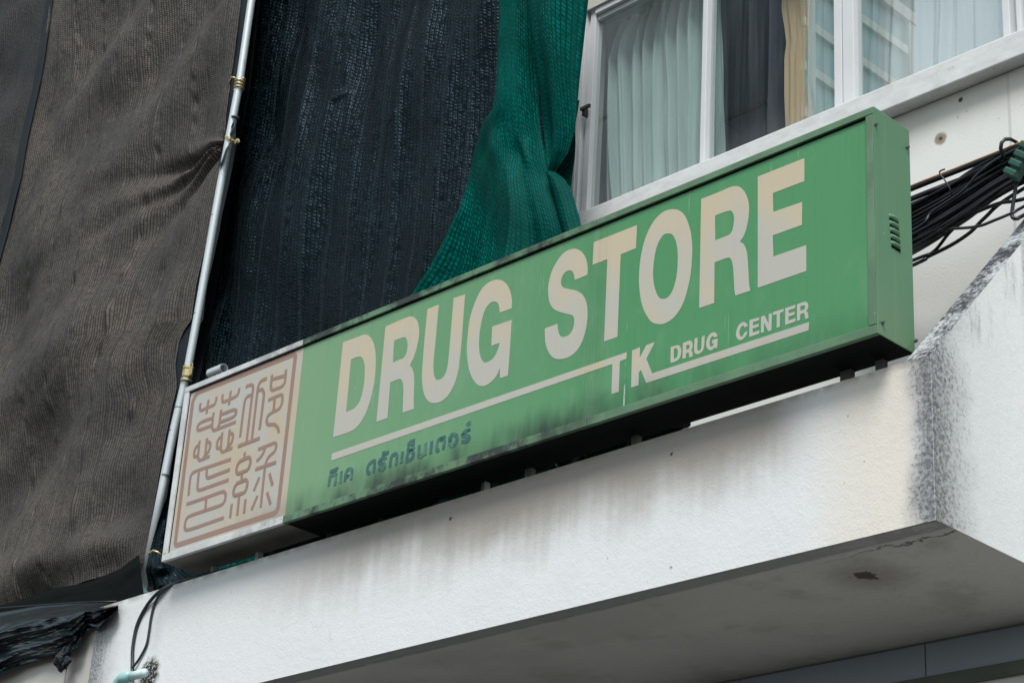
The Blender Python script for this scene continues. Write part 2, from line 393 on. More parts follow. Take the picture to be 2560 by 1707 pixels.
def m_glass(name, refl, haze0, haze1):
    M = Mat(name); t = M.t
    tr = t.nodes.new('ShaderNodeBsdfTransparent'); tr.inputs[0].default_value = (.90, .95, .94, 1)
    gl = t.nodes.new('ShaderNodeBsdfGlossy'); gl.inputs['Roughness'].default_value = .0; gl.inputs[0].default_value = (.95, .98, 1, 1)
    M.L(M.bump(M.noise(1.1, 2), .004, .05), gl.inputs['Normal'])
    df = t.nodes.new('ShaderNodeBsdfDiffuse'); df.inputs[0].default_value = (.55, .59, .60, 1)
    mx = t.nodes.new('ShaderNodeMixShader'); mx.inputs[0].default_value = refl; M.L(tr.outputs[0], mx.inputs[1]); M.L(gl.outputs[0], mx.inputs[2])
    dust_haze = M.add(M.mr(M.noise(1.0, 5, .65, k=(14, 1, .5)), .35, .8, haze0, haze1), M.mul(M.mr(M.z, WZ0_, WZ0_+.35, 1, 0), .07))
    m2 = t.nodes.new('ShaderNodeMixShader'); M.L(dust_haze, m2.inputs[0]); M.L(mx.outputs[0], m2.inputs[1]); M.L(df.outputs[0], m2.inputs[2])
    o = t.nodes['Material Output']; t.links.new(m2.outputs[0], o.inputs[0]); t.nodes.remove(M.b); return M.m
WZ0_ = 8.0
def m_curtain(name, a, b):
    M = Mat(name, .9, .1)
    c = M.mix(M.noise(1, 4, k=(30, 30, 2)), a, b); c = M.mix(M.mul(M.noise(60, 3), .25), c, tuple(q*.8 for q in a))
    return M.out(c, M.bump(M.noise(60, 3), .15, .01))
def m_tile():
    M = Mat('grey_blue_tile', .35, .45)
    return M.out(M.mix(M.noise(2, 4), (.30, .36, .42), (.36, .42, .47)))
def m_galv():
    M = Mat('galvanised_steel', .38, .5, .35)
    c = M.mix(M.noise(7, 5, k=(1, 1, .3)), (.52, .58, .60), (.70, .74, .75)); c = M.mix(M.mr(M.noise(12, 6, .7), .62, .72, 0, .5), c, (.30, .30, .28))
    return M.out(c)

MT = dict(stucco=m_stucco(), coping=m_coping(), soffit=m_soffit(), wall=m_wall(), sill=m_sill(), green=m_green_face(), cream=m_cream_face(), letter=m_letter(),
    seal=m_seal(), thai=m_thai(), fgreen=m_frame('green_frame_paint', (.11, .21, .12), (.15, .27, .155), .95), fwhite=m_frame('white_frame_paint', (.62, .63, .62), (.74, .75, .75), .35),
    cap=m_cap(), black=plain('dirty_shaded_underside', (.010, .013, .012), .9, .1), under=plain('weathered_white_underside', (.17, .155, .135), .7, .3, var=.5, scale=3),  # green box underside: dark dirty colour with its shade painted in
    gap_shade=plain('dark_gap', (.004, .005, .005), .9, .05), steel=plain('bracket_steel', (.16, .17, .17), .55, .4, .3), pale=plain('pale_angle_iron', (.45, .46, .45), .55, .4),
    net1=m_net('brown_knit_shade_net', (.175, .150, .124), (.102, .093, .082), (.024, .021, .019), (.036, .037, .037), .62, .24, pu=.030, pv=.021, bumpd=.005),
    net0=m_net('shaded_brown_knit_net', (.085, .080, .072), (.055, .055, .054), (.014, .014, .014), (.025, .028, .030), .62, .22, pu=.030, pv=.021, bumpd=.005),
    net2=m_net('black_knit_shade_net', (.0015, .004, .0055), (.010, .022, .028), (.0002, .0008, .001), (.009, .016, .020), .32, .17, pu=.040, pv=.030, rib=.25, ribw=.03, slant=.12, gl=(.36, .66, .06, 1.7), tint=(.45, .8, 1)),  # sky glints and lighter sky-lit patches painted into the thread colours
    net3=m_net('green_knit_shade_net', (.000, .150, .130), (.000, .052, .046), (.0003, .035, .028), (.001, .06, .047), .5, .05, pu=.020, pv=.036, rib=.11, ribw=.02, bumpd=.004, gl=(.33, .68, .22, 1.45), tint=(.3, 1, .85)),
    hem=plain('dark_net_selvage', (.010, .014, .018), .6, .3, scale=12), tarp=m_tarp(), galv=m_galv(), brass=plain('brass_plated_steel', (.62, .50, .26), .3, .5, .7, scale=20),
    cable=plain('black_cable_jacket', (.010, .012, .014), .4, .45), gcable=plain('grey_cable_jacket', (.022, .028, .032), .4, .45), orange=plain('orange_stripe', (.5, .24, .05), .5, .3), alu=plain('white_aluminium_frame', (.66, .67, .68), .35, .45, scale=4, var=.08),
    glass=m_glass('window_glass', .34, .02, .12), glassd=m_glass('dusty_hazed_glass', .07, .10, .20), curt=m_curtain('teal_curtain_cloth', (.31, .41, .395), (.42, .525, .50)), curtw=m_curtain('white_sheer_cloth', (.70, .72, .72), (.82, .83, .83)), curtt=m_curtain('beige_curtain_cloth', (.74, .54, .34), (.80, .62, .42)),  # left pane: dust film plus painted haze standing for sky reflection
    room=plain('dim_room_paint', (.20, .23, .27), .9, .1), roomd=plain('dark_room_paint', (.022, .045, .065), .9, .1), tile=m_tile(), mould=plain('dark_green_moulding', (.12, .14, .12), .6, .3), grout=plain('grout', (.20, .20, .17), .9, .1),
    pvc=plain('teal_pvc_pipe', (.28, .52, .50), .35, .5, var=.12), pvcl=plain('pale_teal_pvc', (.58, .74, .74), .35, .5, var=.1), handle=plain('black_latch', (.02, .022, .022), .4, .5), clampg=plain('green_plastic_clamp', (.02, .09, .06), .45, .45),
    fascia=plain('beige_fascia_panel', (.52, .50, .46), .7, .3, var=.15, scale=2), asphalt=plain('asphalt', (.055, .055, .057), .9, .2, scale=20, bump=.3), deck=plain('concrete_deck', (.30, .30, .28), .9, .2))

# ------------------------------------------------------------------ setting: street
g = MB(); g.face([(-160, -160, 0), (160, -160, 0), (160, 60, 0), (-160, 60, 0)]); tag(g.build('street', MT['asphalt'], origin=(0, 0, 0)), kind='structure')

# ------------------------------------------------------------------ building with window and canopy
bld = thing('shop_building', (0, YW, 0), 'white plastered shophouse with aluminium windows and a projecting white canopy', 'building')
WX0 = P(1447, 366, YW+.03).x; WXG = P(1475, 366, YW+.03).x; WZ0 = 8.0; WZ1 = 9.68; WX1 = 4.6
wl = MB()
wl.box((-14, YW, 0), (8, YW+.25, ZB)); wl.box((-14, YW, ZB), (8, YW+.25, WZ0-.17)); wl.box((-14, YW, WZ0-.17), (WX0, YW+.25, 15)); wl.box((WX1, YW, WZ0-.17), (8, YW+.25, 15)); wl.box((WX0, YW, WZ1), (WX1, YW+.25, 15)); wl.box((WX0, YW+.02, WZ0-.17), (WX1, YW+.25, WZ0-.005))
wl.build('wall', MT['wall'], bld)
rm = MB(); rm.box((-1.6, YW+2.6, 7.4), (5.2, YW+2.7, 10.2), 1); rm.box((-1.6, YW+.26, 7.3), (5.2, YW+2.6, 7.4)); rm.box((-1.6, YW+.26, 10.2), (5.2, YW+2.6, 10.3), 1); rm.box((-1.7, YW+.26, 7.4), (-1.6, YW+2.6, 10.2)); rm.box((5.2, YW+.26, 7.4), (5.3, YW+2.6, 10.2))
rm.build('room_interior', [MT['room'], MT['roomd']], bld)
s = MB(); s.box((WX0-.12, YW-.10, WZ0-.165), (WX1+.1, YW+.018, WZ0-.002)); s.build('window_sill', MT['sill'], bld, bevel=.008)
# canopy
ns = 120
def edge_wob(x): return .006*noise.noise(Vector((x*5, 0, 3)))+.003*noise.noise(Vector((x*21, 0, 7)))
XP0 = P(224, 1680, 0).x
pf = MB()
pf.box((XP0, 0, ZB), (XG0, .15, ZT)); 
pf.build('parapet', MT['stucco'], bld)
# side wall with sloping edge (front corner included)
sw = MB(); SL = 1.105; zt2 = ZT+SL*YW
poly = [(0.0, ZB), (0.0, ZT), (YW, zt2), (YW, ZB)]
a = lambda p: (XG0, p[0], p[1]); b = lambda p: (XG1, p[0], p[1])
A = [Vector(a(p)) for p in poly]; B = [Vector(b(p)) for p in poly]
sw.face([A[0], A[3], A[2], A[1]]); sw.face(B); sw.face([A[0], A[1], B[1], B[0]]); sw.face([A[1], A[2], B[2], B[1]], 1); sw.face([A[0], B[0], B[3], A[3]])
sw.build('canopy_side_wall', [MT['stucco'], MT['coping']], bld)
rs = MB(); rs.box((XP0+.01, .152, ZB+.012), (XG0, YW-.002, ZB+.20)); rs.build('canopy_deck', MT['deck'], bld)
so = MB()
so.grid(lambda u, v: (XP0-.0+(XG1-XP0)*u, .0+.095*v, ZB-.004+edge_wob(u*8)), 160, 1); so.grid(lambda u, v: (XP0+(XG1-XP0)*u, .10+(YW-.10)*v, ZB-.0015), 40, 12)
for k in range(160):
    u0, u1 = k/160, (k+1)/160; f = lambda u, z: (XP0+(XG1-XP0)*u, .0975, z)
    so.face([f(u0, ZB-.004+edge_wob(u0*8)), f(u1, ZB-.004+edge_wob(u1*8)), f(u1, ZB-.001), f(u0, ZB-.001)])
so.build('soffit', MT['soffit'], bld)
tl = MB(); xt = P(2318, 1660, YW).x
for x0, x1 in ((xt-7.2, xt-6.005), (xt-6, xt-4.805), (xt-4.8, xt-3.605), (xt-3.6, xt-2.405), (xt-2.4, xt-1.205), (xt-1.2, xt-.004), (xt+.004, xt+1.2), (xt+1.205, xt+2.4)): tl.box((x0, YW-.016, 4.512), (x1, YW-.002, 4.682))
tl.build('tile_course', MT['tile'], bld, bevel=.002)
md = MB(); md.box((xt-7.2, YW-.03, 4.44), (xt+3, YW-.002, 4.508)); md.box((xt-7.2, YW-.012, 4.684), (xt+3, YW-.003, 4.699), 1); md.build('moulding', [MT['mould'], MT['grout']], bld, bevel=.003)

# window: fixed frame, mullions, panes
win = MB(); fy0, fy1 = YW+.03, YW+.10
def vx(px, py): return P(px, py, YW+.03).x
wq = WXG-WX0
win.box((WX0, fy0-.02, WZ0), (WX0+wq*.26, fy1, WZ1)); win.box((WX0+wq*.26, fy0+.015, WZ0), (WX0+wq*.50, fy1, WZ1)); win.box((WX0+wq*.52, fy0-.004, WZ0), (WXG, fy1, WZ1))
win.box((WXG, fy0-.015, WZ1-.05), (WX1, fy1, WZ1)); win.box((WXG, fy0+.01, WZ1-.09), (WX1, fy1, WZ1-.053))
win.box((WXG, fy0, WZ0), (WX1, fy1, WZ0+.012))
mx = [(vx(1748, 417), vx(1760, 417)), (vx(2089, 285), vx(2109, 279)), (vx(2111, 277), vx(2139, 263)), (vx(2509, 112), vx(2527, 105))]
for i, (x0, x1) in enumerate(mx): win.box((x0, fy0-(.012 if i in (1, 2) else 0), WZ0+.012), (x1, fy1, WZ1-.092))
win.box((mx[3][1]+.03, fy0+.02, WZ0+.012), (mx[3][1]+.06, fy1, WZ1-.092))
wf = win.build('window', MT['alu'], bld, bevel=.004)
ed = [WXG, mx[0][0], mx[0][1], mx[1][0], mx[2][1], mx[3][0], mx[3][1]+.06, WX1]
for i in range(0, 8, 2):
    gl = MB(); yy = YW+.065+(.012 if i in (2, 6) else 0); gl.face([(ed[i], yy, WZ0+.01), (ed[i+1], yy, WZ0+.01), (ed[i+1], yy, WZ1-.09), (ed[i], yy, WZ1-.09)])
    gl.build('pane', MT['glassd' if i == 0 else 'glass'], wf)
hp = P(1466, 284, YW+.02); hd = MB(); hd.box((hp.x-.012, YW-.015, hp.z-.03), (hp.x+.012, YW+.03, hp.z+.03)); hd.box((hp.x-.012, YW-.035, hp.z+.0), (hp.x+.075, YW-.016, hp.z+.026)); hd.build('latch', MT['handle'], wf, bevel=.004)

# curtains, each hung behind its pane
def curtain(name, left, right, folds, amp, mat, label, y0, seed, zb=WZ0-.15, ztl=None):
    mb = MB()
    def e(c, z):
        for (x0, z0), (x1, z1) in zip(c, c[1:]):
            if z0 >= z >= z1: return x0+(x1-x0)*(z0-z)/(z0-z1)
        return c[0][0] if z > c[0][1] else c[-1][0]
    zt = max(left[0][1], right[0][1])
    def fn(u, v):
        zt_ = zt if ztl is None else ztl+(zt-ztl)*min(1, u*1.3)+.012*abs(math.sin(u*folds*6.3)); z = zt_+(zb-zt_)*v; xl, xr = e(left, z), e(right, z); x = xl+(xr-xl)*u
        ph = folds*2*math.pi*(u+.02*noise.noise(Vector((u*5, z*.7, seed))))+1.2*noise.noise(Vector((u*3, 0, seed+4)))
        d = amp*(math.sin(ph)+.35*math.sin(2.3*ph+1))*(.55+.6*noise.noise(Vector((u*4, z*.8, seed+9)))+.45) + .02*noise.noise(Vector((u*9, z*2, seed)))
        return (x, y0+d, z)
    mb.grid(fn, 180, 60)
    return tag(mb.build(name, mat, smooth=True, origin=((left[0][0]+right[0][0])/2, y0, zb)), label, 'curtain')
def cp(px, py): p = P(px, py, YW+.22); return (p.x, p.z)
curtain('curtain', [cp(1560, 45), cp(1523, 110), cp(1508, 160), cp(1506, 366), cp(1519, 560)], [(cp(1765, 40)[0], 9.7), (cp(1760, 400)[0], 7.8)], 9, .03, MT['curt'], 'wide pleated pale teal curtain behind the left window pane', YW+.24, 1, ztl=cp(1545, 68)[1])
curtain('curtain', [(cp(1755, 40)[0], 9.7), (cp(1755, 400)[0], 7.8)], [cp(1792, 10), cp(1797, 100), cp(1803, 380)], 1, .02, MT['curt'], 'narrow strip of pale teal curtain beside the thin window mullion', YW+.26, 2)
curtain('curtain', [cp(2018, -60), cp(2010, 60), cp(2003, 190), cp(2018, 310)], [(cp(2125, 40)[0], 9.7), (cp(2120, 300)[0], 7.8)], 3.5, .03, MT['curt'], 'gathered teal curtain left of the wide double mullion', YW+.25, 3)
curtain('curtain', [cp(1938, -60), cp(1936, 10), cp(1942, 60), cp(1945, 95), cp(1940, 130), cp(1942, 340)], [(cp(2040, 40)[0], 9.7), (cp(2040, 300)[0], 7.8)], 1, .006, MT['curtt'], 'plain tan curtain between the dark gap and the gathered teal curtain', YW+.30, 6)
curtain('curtain', [(cp(2110, 40)[0], 9.7), (cp(2100, 300)[0], 7.8)], [cp(2190, -80), cp(2188, 90), cp(2182, 260)], 3, .03, MT['curt'], 'teal curtain strip right of the wide double mullion', YW+.25, 4)
curtain('curtain', [(cp(2170, -80)[0], 9.7), (cp(2150, 200)[0], 7.8)], [(cp(2700, -80)[0], 9.7), (cp(2700, 60)[0], 7.8)], 9, .02, MT['curtw'], 'white sheer curtain filling the right window pane', YW+.36, 5)

# ------------------------------------------------------------------ reflected tower and added dark block across the street, seen only in the window glass
def across(px0, px1, py, K):
    """x range on the plane K times as far, seen through the mirror of the window"""
    yv = 2*(YW+.065)-CAM.y; res = []
    Y = yv-(yv+18)*K
    for px in (px0, px1):
        d = ray(px, py); res.append(CAM.x + d.x*((Y-yv)/(-d.y)))
    return res[0], res[1], Y
K = 2.7
xa, xb, YO = across(1990, 2012, 150, K)
zof = lambda z: CAM.z+(z-CAM.z)*K
tw = thing('apartment_tower', ((xa+xb)/2, YO-8, 0), 'tall tan and white tower with bands of blue windows reflected in the window', 'building')
tm_tan = plain('tan_render', (.50, .33, .20), .8, .2); tm_w = plain('white_render', (.66, .66, .62), .8, .2); tm_g = plain('blue_window_band', (.22, .36, .40), .25, .5)
zr = zof(27.3); y1 = YO-10.6
t = MB(); t.box((xa-6, YO-10.8, 0), (xb-.3, YO, zr), 0); t.build('tower_core', tm_tan, tw)
t = MB()
zz = zof(26.6); 
while zz > 0: t.box((xb-.29, y1, zz-.55), (xb, YO, zz)); zz -= 1.1*K*.98
for yy in (YO-.9, YO-5.2, y1): t.box((xb-.285, yy, 0), (xb+.05, yy+.7, zr))
t.box((xb-.28, y1-.1, zr), (xb+.1, YO+.05, zr+.8)); t.build('balcony_band', tm_w, tw)
t = MB(); t.box((xb-.298, y1+.2, 0), (xb-.2, YO-.3, zr-.1)); t.build('window_band', tm_g, tw)
xc, xd, _ = across(1778, 1985, 150, K)  # block put in so the dark window gap reflects no sky
dk = thing('dark_reflection_block', ((xc+xd)/2, YO-6, 0), 'added dark block across the street that darkens the window reflection', 'building')
t = MB(); t.box((xc, YO-12, 0), (xd-.2, YO+2, zof(29))); t.build('reflection_blocker', plain('dark_blocker', (.035, .070, .10), .5, .3), dk)
t = MB()
t.box((xc, YO+2.005, 60), (xd-.2, YO+2.1, 60.3))
t.build('blocker_strip', plain('dark_blocker_strip', (.03, .04, .05), .6, .3), dk)

# ------------------------------------------------------------------ the lightbox sign
sign = thing('lightbox_sign', ((XL+XR)/2, 0, SZB), 'long green lightbox sign reading DRUG STORE with a brown seal on a cream end panel', 'sign')
LW = .042
bd = MB(); bd.box((XL+.004, PY+.012, SZB+.006), (XR-.004, SY+SD, SZT-.006)); bd.build('box_back', MT['fgreen'], sign)
p1 = MB(); p1.box((XSEAL, PY, SZB+LW-.008), (XR-LW+.008, PY+.010, SZT-LW+.008)); p1 = p1.build('green_panel', MT['green'], sign)
p2 = MB(); p2.box((XL+LW-.008, PY, SZB+LW-.008), (XSEAL-.002, PY+.010, SZT-LW+.008)); p2 = p2.build('cream_panel', MT['cream'], sign)
XJ = P(1490, 553, SY).x
def lip(name, x0, x1, z0, z1, mat):
    q = MB(); q.box((x0, SY, z0), (x1, PY+.011, z1)); return q.build(name, mat, sign, bevel=.003)
for x0, x1, m in ((XL, XSEAL-.001, 'fwhite'), (XSEAL+.001, XJ-.002, 'fgreen'), (XJ+.002, XR, 'fgreen')):
    lip('frame_rail', x0, x1, SZT-LW+.004, SZT, MT[m]); lip('frame_rail', x0, x1, SZB, SZB+LW+.004, MT[m])
lip('frame_stile', XL, XL+LW, SZB+LW+.006, SZT-LW+.002, MT['fwhite']); lip('frame_stile', XR-LW, XR, SZB+LW+.006, SZT-LW+.002, MT['fgreen'])
q = MB(); q.box((XL+LW+.001, PY-.003, SZT-LW-.006), (XR-LW-.001, PY+.001, SZT-LW+.003)); q.box((XL+LW+.0005, PY-.003, SZB+LW+.006), (XL+LW+.006, PY+.001, SZT-LW-.006)); q.build('gap_shade', MT['gap_shade'], sign)  # thin dark strips paint the shadow gap behind the frame lip
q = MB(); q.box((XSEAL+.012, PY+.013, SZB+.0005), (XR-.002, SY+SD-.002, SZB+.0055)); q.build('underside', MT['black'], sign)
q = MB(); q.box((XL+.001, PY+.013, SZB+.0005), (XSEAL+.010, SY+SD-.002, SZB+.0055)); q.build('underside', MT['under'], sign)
q = MB(); q.box((XL, SY+.03, SZT-.0055), (XR-.001, SY+SD, SZT+.002)); q.build('top_cover', MT['fgreen'], sign)
q = MB(); q.box((XR+.001, SY+.001, SZB+.001), (XR+.006, SY+SD+.004, SZT-.001)); endc = q.build('end_cap', MT['cap'], sign, bevel=.002)
q = MB(); q.box((XL-.005, SY+.001, SZB+.001), (XL-.001, SY+SD, SZT-.001)); q.build('end_cap', MT['fwhite'], sign, bevel=.002)
for k in range(5):                                   # louvres pressed into the end cap
    c = PX(2234+1.3*k, 548+16.8*k, XR+.006); L = .075
    q = MB()
    def lf(u, v):
        an = math.pi*v; a_ = math.sin(math.pi*min(1, max(0, u)))**.4
        return (XR+.0058+.016*math.sin(an)*a_, c.y+L*(u-.5), c.z+.012*math.cos(an)+.004)
    q.grid(lf, 10, 6); q.build('louvre', MT['cap'], endc, smooth=True)
    q = MB(); q.box((XR+.0062, c.y-L*.46, c.z-.020), (XR+.0085, c.y+L*.46, c.z-.007)); q.build('louvre_slot', MT['gap_shade'], endc)
for px, py in ((2188, 312), (2267, 369), (2205, 806), (2287, 852)):
    c = PX(px, py, XR+.006); q = MB(); q.tube([(XR+.004, c.y, c.z), (XR+.016, c.y, c.z)], .010, 8); q.tube([(XR+.016, c.y, c.z), (XR+.022, c.y, c.z)], .005, 6); q.build('screw', MT['steel'], endc)
for px, py, m, wd in ((533, 1430, 'pale', .018), (646, 1395, 'pale', .035), (1210, 1225, 'steel', .02), (1216, 1222, 'pale', .012), (1324, 1190, 'steel', .045), (1590, 1108, 'steel', .04), (2118, 948, 'steel', .06), (2203, 922, 'steel', .045)):
    c = P(px, py, .105); q = MB(); q.box((c.x-wd/2, .09, ZT-.02), (c.x+wd/2, .125, SZB+.0005)); q.build('leg', MT[m], sign)

def flat_letter(name, loops, parent, mat, y0, th, org, sc):
    cu = bpy.data.curves.new('outline', 'CURVE'); cu.dimensions = '2D'; cu.fill_mode = 'BOTH'; cu.extrude = th/2
    for lp in loops:
        pts = [P(org[0]+x/sc, org[1]+y/sc, y0) for x, y in crom(lp)]
        sp = cu.splines.new('POLY'); sp.points.add(len(pts)-1); sp.use_cyclic_u = True
        for q, p in zip(sp.points, pts): q.co = (p.x, p.z, 0, 1)
    ob = bpy.data.objects.new('outline', cu); COL.objects.link(ob)
    dg = bpy.context.evaluated_depsgraph_get(); me = bpy.data.meshes.new_from_object(ob.evaluated_get(dg))
    o0 = parent_origin(parent)
    for v in me.vertices: v.co = Vector((v.co.x, y0-v.co.z-th/2, v.co.y))-o0
    bpy.data.objects.remove(ob); bpy.data.curves.remove(cu)
    me.name = name; me.materials.clear(); me.materials.append(mat)
    o = bpy.data.objects.new(name, me); COL.objects.link(o); o.parent = parent; return o
def C(*pts): return [(x, y, 1) for x, y in pts]
LT = MT['letter']
def letter(loops, org, sc): flat_letter('letter', loops, p1, LT, PY, .0012, org, sc)
o1, s1 = (820, 780), 4.9
letter([[(186,372,1),(300,330),(425,282),(455,276),(500,292),(545,350),(575,450),(585,580),(575,800),(540,1000),(480,1200),(420,1320),(360,1402),(280,1460),(64,1534,1)],
        [(285,580,1),(350,554),(385,547),(415,558),(440,600),(452,680),(450,800),(435,930),(410,1035),(380,1110),(345,1158),(305,1190),(218,1226,1)]], o1, s1)
letter([[(706,180,1),(850,115),(980,62),(1020,55),(1065,72),(1100,130),(1117,225),(1110,330),(1085,450),(1050,560),(1003,655,1),(1030,690),(1050,760),(1056,850),(1052,1000),(1050,1120),(1054,1186,1),(916,1232,1),(922,1050),(925,940),(915,860),(895,825),(870,822),(830,836),(766,862,1),(730,1296,1),(594,1346,1)],
        [(814,354,1),(880,326),(935,310),(962,330),(976,390),(970,470),(950,530),(920,567),(880,583),(790,622,1)]], o1, s1)
o1, s1 = (1040, 680), 4.6115
letter([[(134,428,1),(263,377,1),(225,800),(205,1010),(200,1110),(208,1190),(225,1232),(250,1244),(290,1232),(330,1190),(358,1120),(372,1040),(390,850),(435,302,1),(566,258,1),(530,750),(510,960),(490,1120),(455,1260),(405,1370),(345,1450),(275,1498),(205,1510),(145,1490),(100,1420),(78,1320),(70,1190),(82,1000),(100,770)]], o1, s1)
letter([[(968,470,1),(960,400),(940,355),(905,342),(862,355),(820,400),(785,470),(755,580),(735,700),(727,820),(732,920),(748,990),(775,1035),(808,1043),(850,1025),(890,995),(925,940),(950,880),(966,818,1),(870,852,1),(880,630,1),(1102,553,1),(1085,850),(1060,1195,1),(970,1224,1),(968,1108,1),(930,1195),(880,1255),(820,1300),(755,1315),(700,1290),(650,1220),(615,1130),(595,1010),(588,880),(595,760),(612,600),(640,470),(690,330),(750,210),(820,135),(890,98),(950,90),(1010,110),(1060,165),(1092,245),(1106,330),(1104,420,1)]], o1, s1)
o1, s1 = (1340, 540), 4.127
letter([[(402,662,1),(396,620),(380,577),(350,562),(310,575),(275,620),(258,680),(265,720),(290,742),(340,755),(400,766),(460,795),(505,850),(525,920),(532,1000),(528,1090),(510,1190),(480,1290),(430,1380),(365,1440),(295,1470),(220,1476),(165,1450),(120,1380),(97,1290),(92,1160,1),(222,1112,1),(226,1165),(240,1220),(262,1244),(290,1248),(335,1230),(370,1190),(392,1130),(395,1070),(385,1035),(355,1018),(290,1002),(230,985),(180,955),(145,900),(130,830),(127,740),(140,660),(165,570),(205,490),(260,410),(320,360),(390,340),(440,350),(480,380),(510,430),(528,490),(534,550),(530,610,1)]], o1, s1)
letter([C((597,272),(1041,96),(1033,333),(876,398),(842,1247),(704,1296),(738,447),(585,506))], o1, s1)
o1, s1 = (1580, 440), 3.919
letter([[(405,327),(460,338),(510,380),(545,450),(575,550),(590,690),(588,800),(575,960),(545,1110),(505,1240),(450,1340),(390,1405),(320,1445),(260,1452),(200,1435),(150,1375),(105,1280),(80,1160),(70,1030),(75,900),(90,780),(120,650),(165,530),(225,430),(295,362),(350,335)],
        [(360,566),(395,575),(425,625),(445,710),(450,820),(443,940),(425,1040),(395,1130),(350,1190),(300,1205),(260,1185),(230,1120),(212,1040),(206,950),(214,850),(232,740),(260,655),(300,590),(330,570)]], o1, s1)
letter([[(679,226,1),(850,160),(960,112),(1015,101),(1060,112),(1105,160),(1135,230),(1147,310),(1140,420),(1120,520),(1095,590),(1058,645,1),(1090,665),(1115,710),(1130,780),(1138,880),(1145,1010),(1150,1080),(1160,1124,1),(1015,1172,1),(1004,1110),(1000,1020),(992,900),(978,830),(960,805),(935,803),(890,818),(811,848,1),(807,1245,1),(660,1294,1)],
        [(816,390,1),(880,365),(950,343),(980,350),(998,390),(1000,440),(990,510),(970,560),(940,583),(814,632,1)]], o1, s1)
letter([C((152,270),(656,70),(660,320),(317,450),(317,655),(631,547),(634,795),(316,910),(318,1140),(676,1016),(681,1296),(152,1480))], (1860, 380), 4.3556)
letter([C((830.2,1133.3),(1566.9,880.5),(1566,897.1),(1550.2,903.1),(1547.4,979.3),(1529,985.2),(1531.4,910),(828.4,1151.1))], (0, 0), 1)
o1, s1 = (1480, 740), 4.2
letter([C((422,573),(502,537),(500,652),(572,516),(658,484),(572,658),(630,812),(2278,274),(2276,360),(570,914),(516,776),(494,803),(490,937),(412,963))], o1, s1)
letter([[(828,536,1),(890,517),(915,520),(932,545),(938,580),(930,630),(912,665),(880,688),(826,705,1)], [(862,553,1),(885,548),(900,565),(903,600),(893,640),(872,655),(858,660,1)]], o1, s1)
letter([[(956,494,1),(1010,472),(1035,468),(1053,488),(1058,520),(1052,555),(1040,572,1),(1052,583),(1056,600),(1058,632,1),(1022,646,1),(1020,610),(1012,595),(988,604,1),(986,652,1),(952,662,1)], [(990,520,1),(1015,510),(1025,520),(1024,545),(1012,558),(989,566,1)]], o1, s1)
letter([[(1078,448,1),(1110,436,1),(1106,530),(1106,560),(1115,574),(1130,572),(1145,555),(1150,530),(1154,428,1),(1184,416,1),(1180,500),(1175,545),(1160,580),(1135,602),(1105,612),(1082,600),(1074,570),(1075,520)]], o1, s1)
letter([[(1284,438,1),(1278,425),(1265,424),(1248,440),(1238,470),(1235,500),(1240,525),(1255,532),(1272,520),(1284,496,1),(1262,500,1),(1264,465,1),(1318,446,1),(1316,544,1),(1294,550,1),(1292,535,1),(1270,560),(1240,570),(1212,550),(1200,510),(1205,470),(1222,425),(1250,393),(1280,382),(1305,392),(1318,425,1)]], o1, s1)
letter([[(1602,330,1),(1598,318),(1585,314),(1565,330),(1552,365),(1550,400),(1560,422),(1575,425),(1592,408),(1600,384,1),(1635,370,1),(1622,410),(1600,440),(1570,462),(1540,460),(1518,430),(1513,395),(1522,350),(1540,310),(1570,280),(1600,275),(1625,290),(1636,318,1)]], o1, s1)
letter([C((1655,252),(1756,226),(1756,255),(1690,277),(1689,312),(1750,292),(1750,322),(1688,344),(1687,385),(1757,362),(1757,396),(1653,432))], o1, s1)
letter([C((1776,218),(1812,205),(1856,295),(1857,190),(1888,180),(1886,360),(1852,372),(1808,282),(1807,380),(1775,390))], o1, s1)
letter([C((1903,170),(2012,134),(2011,166),(1975,180),(1974,324),(1940,336),(1942,192),(1902,204))], o1, s1)
letter([C((2030,128),(2134,94),(2134,128),(2065,152),(2064,186),(2126,165),(2126,197),(2064,218),(2063,258),(2137,234),(2137,268),(2030,306))], o1, s1)
letter([[(2154,88,1),(2215,66),(2248,62),(2266,80),(2272,110),(2262,145),(2250,160,1),(2264,172),(2270,195),(2274,232,1),(2240,244,1),(2236,205),(2226,181),(2188,194,1),(2187,252,1),(2154,264,1)], [(2188,112,1),(2220,100),(2236,105),(2238,125),(2228,142),(2188,156,1)]], o1, s1)

